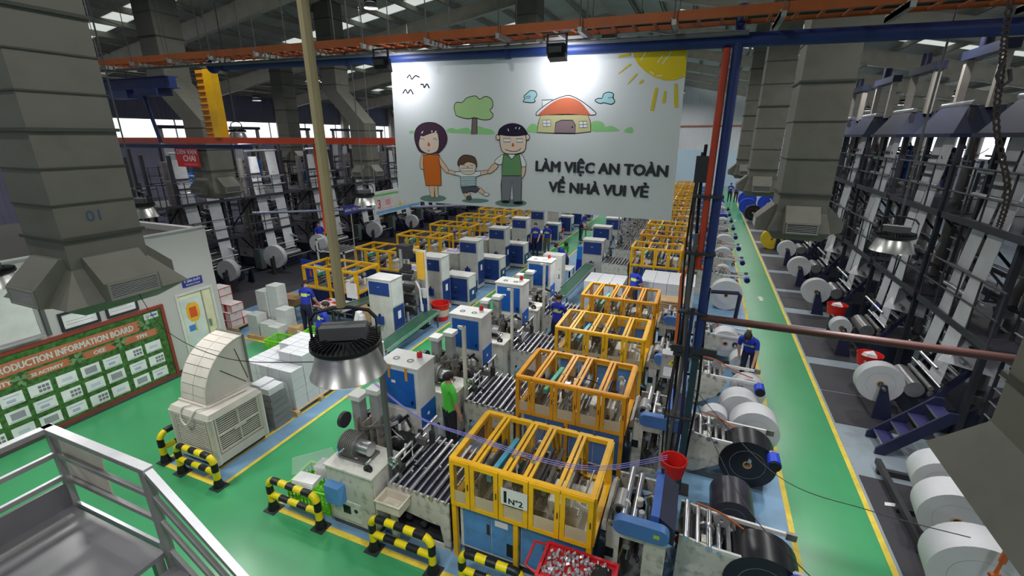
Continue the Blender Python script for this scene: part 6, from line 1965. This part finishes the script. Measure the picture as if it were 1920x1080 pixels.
t = thing('white_cart', 'small white two tier cart behind the near lamp', 'cart', (-7.45, 8.15, .006))
part('tier', MB().bx(-.02, .34, 0, .5, .66, .69), OFFW, t)
part('tier', MB().bx(-.02, .34, 0, .5, .18, .21), OFFW, t)
for x in (0, .30):
    for y in (0, .46):
        part('post', MB().bx(x, x + .03, y, y + .03, 0, .70), OFFW, t)
part('red_box', MB().bx(.05, .25, .1, .4, .21, .42), RED, t)
t = thing('note_stand', 'white note sheet on a stand in front of the left yellow cage', 'sign', (-10.0, 10.6, .006))
part('sheet', MB().bx(0, .42, 0, .015, .85, 1.35), PAPER, t)
part('pole', MB().cyl((.2, .03, 0), (.2, .03, .9), .02, 8), STRUT, t)
t = thing('feed_frame', 'white tubular feed frame beside the left yellow cage', 'frame', (-13.7, 13.2, .006))
for x in (0, 1.3):
    for y in (0, 1.0):
        part('post', MB().bx(x, x + .05, y, y + .05, 0, 1.9 if x == 0 else 1.5), OFFW, t)
part('top_bar', MB().bx(0, .05, 0, 1.05, 1.85, 1.9).bx(1.3, 1.35, 0, 1.05, 1.45, 1.5).bx(0, 1.35, 0, .05, 1.42, 1.47).bx(0, 1.35, 1.0, 1.05, 1.42, 1.47), OFFW, t)
for k in range(5):
    part('roller', MB().cyl((.2 + k * .24, 0, 1.5), (.2 + k * .24, 1.05, 1.5), .035, 8), DSTEEL, t)

# ================================================================ film towers
TD = mat('tower dark steel', (50, 50, 58), .5)
TB = mat('tower blue hood', (32, 38, 62), .55)
TGREY = mat('tower grey tube', (150, 146, 142), .35, .5)
def make_film_tower(label, loc):
    t = thing('film_tower', label, 'machine', loc)
    # floor machine
    part('bed', MB().bx(.7, 3.0, -.75, .75, .05, .55), mat('bed dark blue', (32, 36, 56), .5), t)
    for y in (-.62, .62):
        part('spindle_stand', MB().prism([(0, 0), (.35, 0), (.28, .3), (.12, .80), (.02, .80)], 'y', y - .03, y + .03) if y < 0 else MB().prism([(.3, 0), (.7, 0), (.6, .7), (.4, .7)], 'y', y - .03, y + .03), NAVP, t)
    part('spindle', MB().cyl((.05, -.75, .75), (.05, .6, .75), .03, 10), DSTEEL, t)
    part('drum', MB().cyl((.62, -.5, .75), (.62, .35, .75), .17, 18), mat('drum steel', (150, 150, 152), .3, .7), t)
    for k in range(4):
        part('nip_roller', MB().cyl((.85 + k * .14, -.55, .85 + .1 * k), (.85 + k * .14, .55, .85 + .1 * k), .05, 10), STEEL if k % 2 else DSTEEL, t)
    part('nip_frame', MB().bar((.8, -.6, .5), (1.4, -.6, 1.5), .09), NAVP, t)
    part('nip_frame', MB().bar((.8, .6, .5), (1.4, .6, 1.5), .09), NAVP, t)
    # posts
    for x in (1.3, 2.9):
        for y in (-.85, .85):
            part('post', MB().bx(x - .05, x + .05, y - .05, y + .05, 0, 6.3), TD, t)
    # walkways
    for z in (2.2, 4.1):
        pf = part('walkway', MB().bx(1.0, 3.2, -1.5, 1.5, z - .05, z), TD, t)
        part('walkway_edge', MB().bx(.98, 1.02, -1.5, 1.5, z - .08, z + .05), TD, pf)
        for h in (.5, 1.0):
            part('hand_rail', MB().cyl((1.0, -1.5, z + h), (1.0, 1.5, z + h), .02, 6), TD, pf)
        for y in (-1.45, -.7, 0, .7, 1.45):
            part('rail_post', MB().cyl((1.0, y, z), (1.0, y, z + 1.0), .018, 6), TD, pf)
    # ladder
    ld = part('ladder_side', MB().bx(1.55, 1.6, -1.30, -1.26, .1, 5.2), TD, t)
    part('ladder_side', MB().bx(1.55, 1.6, -.92, -.88, .1, 5.2), TD, t)
    for k in range(17):
        part('ladder_rung', MB().cyl((1.575, -1.28, .4 + k * .28), (1.575, -.90, .4 + k * .28), .016, 6), GREY, t)
    # grey melt tubes
    for (x, y) in ((2.1, .55), (2.5, -.35)):
        part('riser_tube', MB().cyl((x, y, .5), (x, y, 6.0), .13, 14), TGREY, t)
    part('white_panel', MB().bx(2.3, 2.34, .1, .75, 2.3, 4.0), OFFW, t)
    part('blue_panel', MB().bx(2.6, 2.64, -.75, -.2, 4.2, 5.4), BLUE, t)
    # hood
    hd = part('hood', MB().hexa([(1.0, -1.1, 5.75), (3.3, -1.1, 5.75), (3.3, 1.1, 5.75), (1.0, 1.1, 5.75)], [(1.3, -.7, 6.35), (3.0, -.7, 6.35), (3.0, .7, 6.35), (1.3, .7, 6.35)]), TB, t)
    part('hood_lip', MB().rectz(.95, 3.35, -1.15, 1.15, 5.68, 5.76, .06), NAVP, hd)
    # arch on top
    for y in (-.8, .8):
        part('arch_post', MB().bx(1.55, 1.70, y - .07, y + .07, 6.3, 7.45), mat('arch warm grey', (150, 144, 138), .5), t)
    part('arch_beam', MB().bx(1.5, 1.75, -.95, .95, 7.42, 7.62), TB, t)
    part('arch_motor', MB().cyl((1.62, .2, 7.62), (1.62, .2, 7.95), .12, 10), NAVP, t)
    # the two white film webs sloping down to the aisle
    for y0, y1, xa, xb, za, zb in ((-.62, -.12, 1.30, .92, 6.35, 1.0), (.25, .72, 1.42, 1.02, 6.1, 1.3)):
        part('film_web', MB().hexa([(xb, y0, zb), (xb + .012, y0, zb), (xb + .012, y1, zb), (xb, y1, zb)], [(xa, y0, za), (xa + .012, y0, za), (xa + .012, y1, za), (xa, y1, za)]), PAPER2, t)
    part('top_roller', MB().cyl((1.36, -.75, 6.4), (1.36, .8, 6.4), .06, 12), STEEL, t)
    # folding frame: two sloping sheets meeting in a point
    part('fold_sheet', MB().hexa([(.75, -.7, 1.55), (1.9, -.7, 1.3), (1.9, -.68, 1.3), (.75, -.68, 1.55)], [(1.35, -.1, 2.15), (1.5, -.1, 2.1), (1.5, -.08, 2.1), (1.35, -.08, 2.15)]), PAPER2, t)
    part('fold_rail', MB().cyl((1.35, -.1, 2.18), (2.2, .6, 1.5), .03, 8), STEEL, t)
    clutter(t, (.75, 2.9, -.7, .7, .6, 1.5), 30, 101, (DARK, DSTEEL, NAVP, STEEL, TGREY, BLACK))
    clutter(t, (1.1, 2.9, -.8, .8, 2.3, 3.6), 22, 102, (DSTEEL, TGREY, TD, OFFW, NAVP, GREY))
    clutter(t, (1.1, 2.9, -.8, .8, 4.2, 5.5), 18, 103, (DSTEEL, TGREY, TD, OFFW, NAVP, GREY))
    for z in (1.75, 2.9, 3.3, 4.75, 5.2):
        part('cross_bar', MB().bx(1.27, 1.33, -.85, .85, z, z + .06), TD, t)
        part('idler_roller', MB().cyl((1.12, -.8, z - .15), (1.12, .8, z - .15), .045, 10), STEEL, t)
    for y in (-.85, .85):
        part('brace', MB().bar((1.3, y, .6), (2.9, y, 2.1), .05), TD, t)
        part('brace', MB().bar((2.9, y, 2.3), (1.3, y, 4.0), .05), TD, t)
    part('console', MB().bx(1.1, 1.5, .9, 1.15, .1, 1.2), mat('console grey green', (96, 108, 108), .5), t)
    return t
ft = make_film_tower('film tower with blue hood and white webs, nearest at right behind the dark duct', (4.66, 8.0, .006))
T1 = tree(ft)
RY = [11.25, 14.45, 17.75, 21.0, 24.3, 27.6, 30.9, 34.2, 37.5]
for k, y in enumerate(RY):
    copy_tree(T1, loc=(3.92, y, .006), label=f'film tower with blue hood and white webs, {ORD[k + 1]} along the right side')
for k, (y, r) in enumerate(((11.25, .42), (17.75, .42), (21.0, .40), (24.3, .38), (14.45, .25))):
    make_roll('film_roll', WROLL, f'white film roll on the spindle of the {ORD[(1, 3, 4, 5, 2)[k]]} tower at right', (3.97, y - .35, .756), r, .26)
YROLL = mat('yellow film roll', (214, 182, 40), .45)
for k, (x, y, z, r, m, lb) in enumerate(((3.75, 27.3, .55, .52, YROLL, 'yellow roll standing near the right aisle edge'), (4.5, 29.0, .6, .5, YROLL, 'yellow roll farther back under the grey duct'), (3.85, 33.2, .65, .55, YROLL, 'gold roll beside a black roll far up the right aisle'),
                                          (3.55, 36.5, .6, .55, BLKF, 'black roll far up the right aisle'), (3.4, 39.5, .6, .6, mat('cobalt film', (40, 70, 190), .4), 'bright blue roll far up the right aisle'),
                                          (3.6, 43, .7, .7, mat('cobalt film', (40, 70, 190), .4), 'farthest bright blue roll at the right aisle'), (4.9, 41, .8, .7, mat('cobalt film', (40, 70, 190), .4), 'blue roll beside the farthest tower'))):
    make_roll('film_roll', m, lb, (x, y, r + .016), r, .3)
# near rolls at the lower right with their stand
t = thing('roll_stand', 'dark steel floor stand carrying three big white rolls', 'stand', (3.2, 5.6, .006))
part('rail', MB().bx(.28, .36, 0, 3.2, .10, .2), DARK, t)
part('rail', MB().bx(1.1, 1.18, 0, 3.2, .10, .2), DARK, t)
for y in (.1, 1.25, 2.05, 3.0):
    part('cross_bar', MB().bx(.28, 1.18, y, y + .08, 0, .10), DARK, t)
for k, (x, y, z, r, lb) in enumerate(((3.66, 6.05, .66, .50, 'biggest white roll at lower right, half in shade'), (3.86, 7.15, .62, .43, 'middle white roll of the lower right three'), (4.02, 8.0, .60, .38, 'farthest white roll of the lower right three'))):
    make_roll('film_roll', WROLL, lb, (x, y, z), r, .42, rz=R(-8))
t = thing('step_stair', 'small dark navy step stair beside the right aisle mats', 'stairs', (3.62, 9.55, .006))
for y in (-.28, .28):
    part('stringer', MB().prism([(0, 0), (.16, 0), (1.0, .95), (1.0, 1.1), (.86, 1.1), (0, .12)], 'y', y - .02, y + .02), NAVP, t)
for k in range(4):
    part('tread', MB().bx(.10 + k * .22, .36 + k * .22, -.26, .26, .18 + k * .24, .21 + k * .24), mat('tread navy', (54, 54, 100), .4), t)
    part('tread_edge', MB().bx(.09 + k * .22, .10 + k * .22, -.26, .26, .18 + k * .24, .215 + k * .24), STEEL, t)
# rubber mats
MATM = mat('black floor mat', (56, 56, 62), .55, var=.10, scale=2, dirt=.1)
for k, (y0, y1, x1) in enumerate(((5.0, 8.45, 4.3), (10.15, 11.55, 4.9), (11.6, 13.0, 4.9), (13.45, 15.4, 4.8), (15.85, 16.95, 4.8), (17.5, 18.6, 4.8), (18.65, 19.4, 4.8), (19.8, 22.2, 4.8), (22.7, 25.3, 4.8), (25.9, 28.5, 4.8), (29.2, 32.0, 4.8), (33, 36, 4.8), (37, 40, 4.8))):
    t = solo('floor_mat', MB().bx(0, x1 - 3.18, 0, y1 - y0, 0, .012), MATM, f'black rubber floor mat beside the right aisle, {ORD[k]} from the viewer', 'mat', (3.18, y0, .001))
solo('floor_scrap', MB().prism([(0, 0), (.14, .03), (.2, .12), (.1, .1), (.02, .08)], 'z', 0, .01), PAPER, 'white paper scrap lying on the nearest black mat', 'scrap', (3.36, 7.75, .014))
def tub(loc, label, r=.25, h=.3, fill=None):
    t = thing('red_tub', label, 'tub', loc)
    part('shell', MB().lathe([(0, 0), (r * .8, 0), (r, h), (r * 1.06, h), (r * .94, h), (r * .75, .02), (0, .02)], n=18), RED, t)
    if fill:
        part('contents', MB().hexa([(-r * .5, -r * .5, h * .6), (r * .5, -r * .5, h * .6), (r * .5, r * .5, h * .6), (-r * .5, r * .5, h * .6)], [(-r * .3, -r * .4, h * 1.1), (r * .4, -r * .3, h), (r * .3, r * .4, h * 1.15), (-r * .4, r * .3, h)]), fill, t)
    part('stand', MB().cyl((0, 0, -loc[2] + .014), (0, 0, 0), r * .5, 10), DARK, t)
tub((4.1, 15.25, .72), 'round red tub beside the white roll of the third tower', .27, .3, PAPER)
tub((4.15, 12.2, .55), 'red tub with white film behind the nearest right roll', .27, .28, PAPER)
solo('orange_tool', MB().tube([(0, 0, 0), (.02, 0, .18)], .018, 8).tube([(.02, 0, .18), (.03, 0, .36)], .034, 8).tube([(-.05, 0, -.02), (.05, 0, .0)], .03, 8), ORP, 'orange handled tool leaning on the biggest white roll', 'tool', (3.62, 5.70, .96), R(20))

# left side towers, lower and turned round
LYs = [8.8, 11.9, 15.0, 18.2, 21.4, 24.6, 27.8, 31.0, 34.2]
for k, y in enumerate(LYs):
    o = copy_tree(T1, loc=(-16.6, y, .006), rz=PI, skip=('hood', 'arch_post', 'arch_beam', 'arch_motor'), label=f'film tower seen across the left side, {ORD[k]} from the viewer')
    o.scale = (1, 1, .80)
for k, y in enumerate((12.5, 16.5, 20.5, 24.5, 28.5, 32.5, 36.5)):
    o = copy_tree(T1, loc=(-27.2, y, .006), skip=('hood', 'arch_motor', 'bed', 'drum', 'spindle', 'nip_roller', 'nip_frame', 'spindle_stand'), label=f'back row tower standing before the far left windows, {ORD[k]} one')
    o.scale = (1, 1, .82)
for k, (x, y, r) in enumerate(((-16.7, 11.6, .42), (-16.85, 13.9, .5), (-17.0, 16.6, .45), (-16.7, 20.4, .45), (-16.3, 23.5, .4))):
    make_roll('film_roll', WROLL, f'white film roll at the foot of the left towers, {ORD[k]} one', (x, y, .75), r, .22, rz=R(12))
    part('stand', MB().bx(-.04, .04, -.3, .3, -.74, -.02), DARK, bpy.data.objects[[q.name for q in COL.objects if q.name.startswith('film_roll')][-1]])
BLKM = mat('dark floor mats', (48, 48, 56), .6)
part('dark_paint', MB().bx(-30, -14.2, 8.5, 50, 0, .006), BLKM, floor)
solo('overhead_duct_rail', MB().cyl((0, 0, 0), (9.0, 0, 0), .05, 10), mat('steel blue pipe', (130, 136, 160), .4, .3), 'pale steel pipe running across the left towers', 'pipe', (-15.6, 12.2, 2.95), R(38))

# ================================================================ small fittings of the front row
t = thing('drip_tray', 'cream plastic tray on a bracket before the nearest roller table', 'tray', (-3.55, 4.17, .006))
part('bowl', MB().rectz(-.20, .20, -.13, .13, .67, .80, .012).bx(-.2, .2, -.13, .13, .655, .67), mat('tray cream', (204, 198, 182), .5), t)
part('lip', MB().rectz(-.215, .215, -.145, .145, .80, .815, .02), mat('tray cream', (204, 198, 182), .5), t)
part('stand', MB().bx(-.04, .04, -.03, .03, 0, .66), CREAM, t)
for k, (y, m) in enumerate(((14.3, NAVY), (17.0, NAVY))):
    t = thing('low_bench', f'low navy bench beside the left machine cabinets, {ORD[k]} one', 'bench', (-7.95, y, .006))
    part('top', MB().bx(0, .42, 0, .6, .42, .45), m, t)
    for x in (.02, .37):
        for yy in (.02, .55):
            part('leg', MB().bx(x, x + .03, yy, yy + .03, 0, .42), m, t)
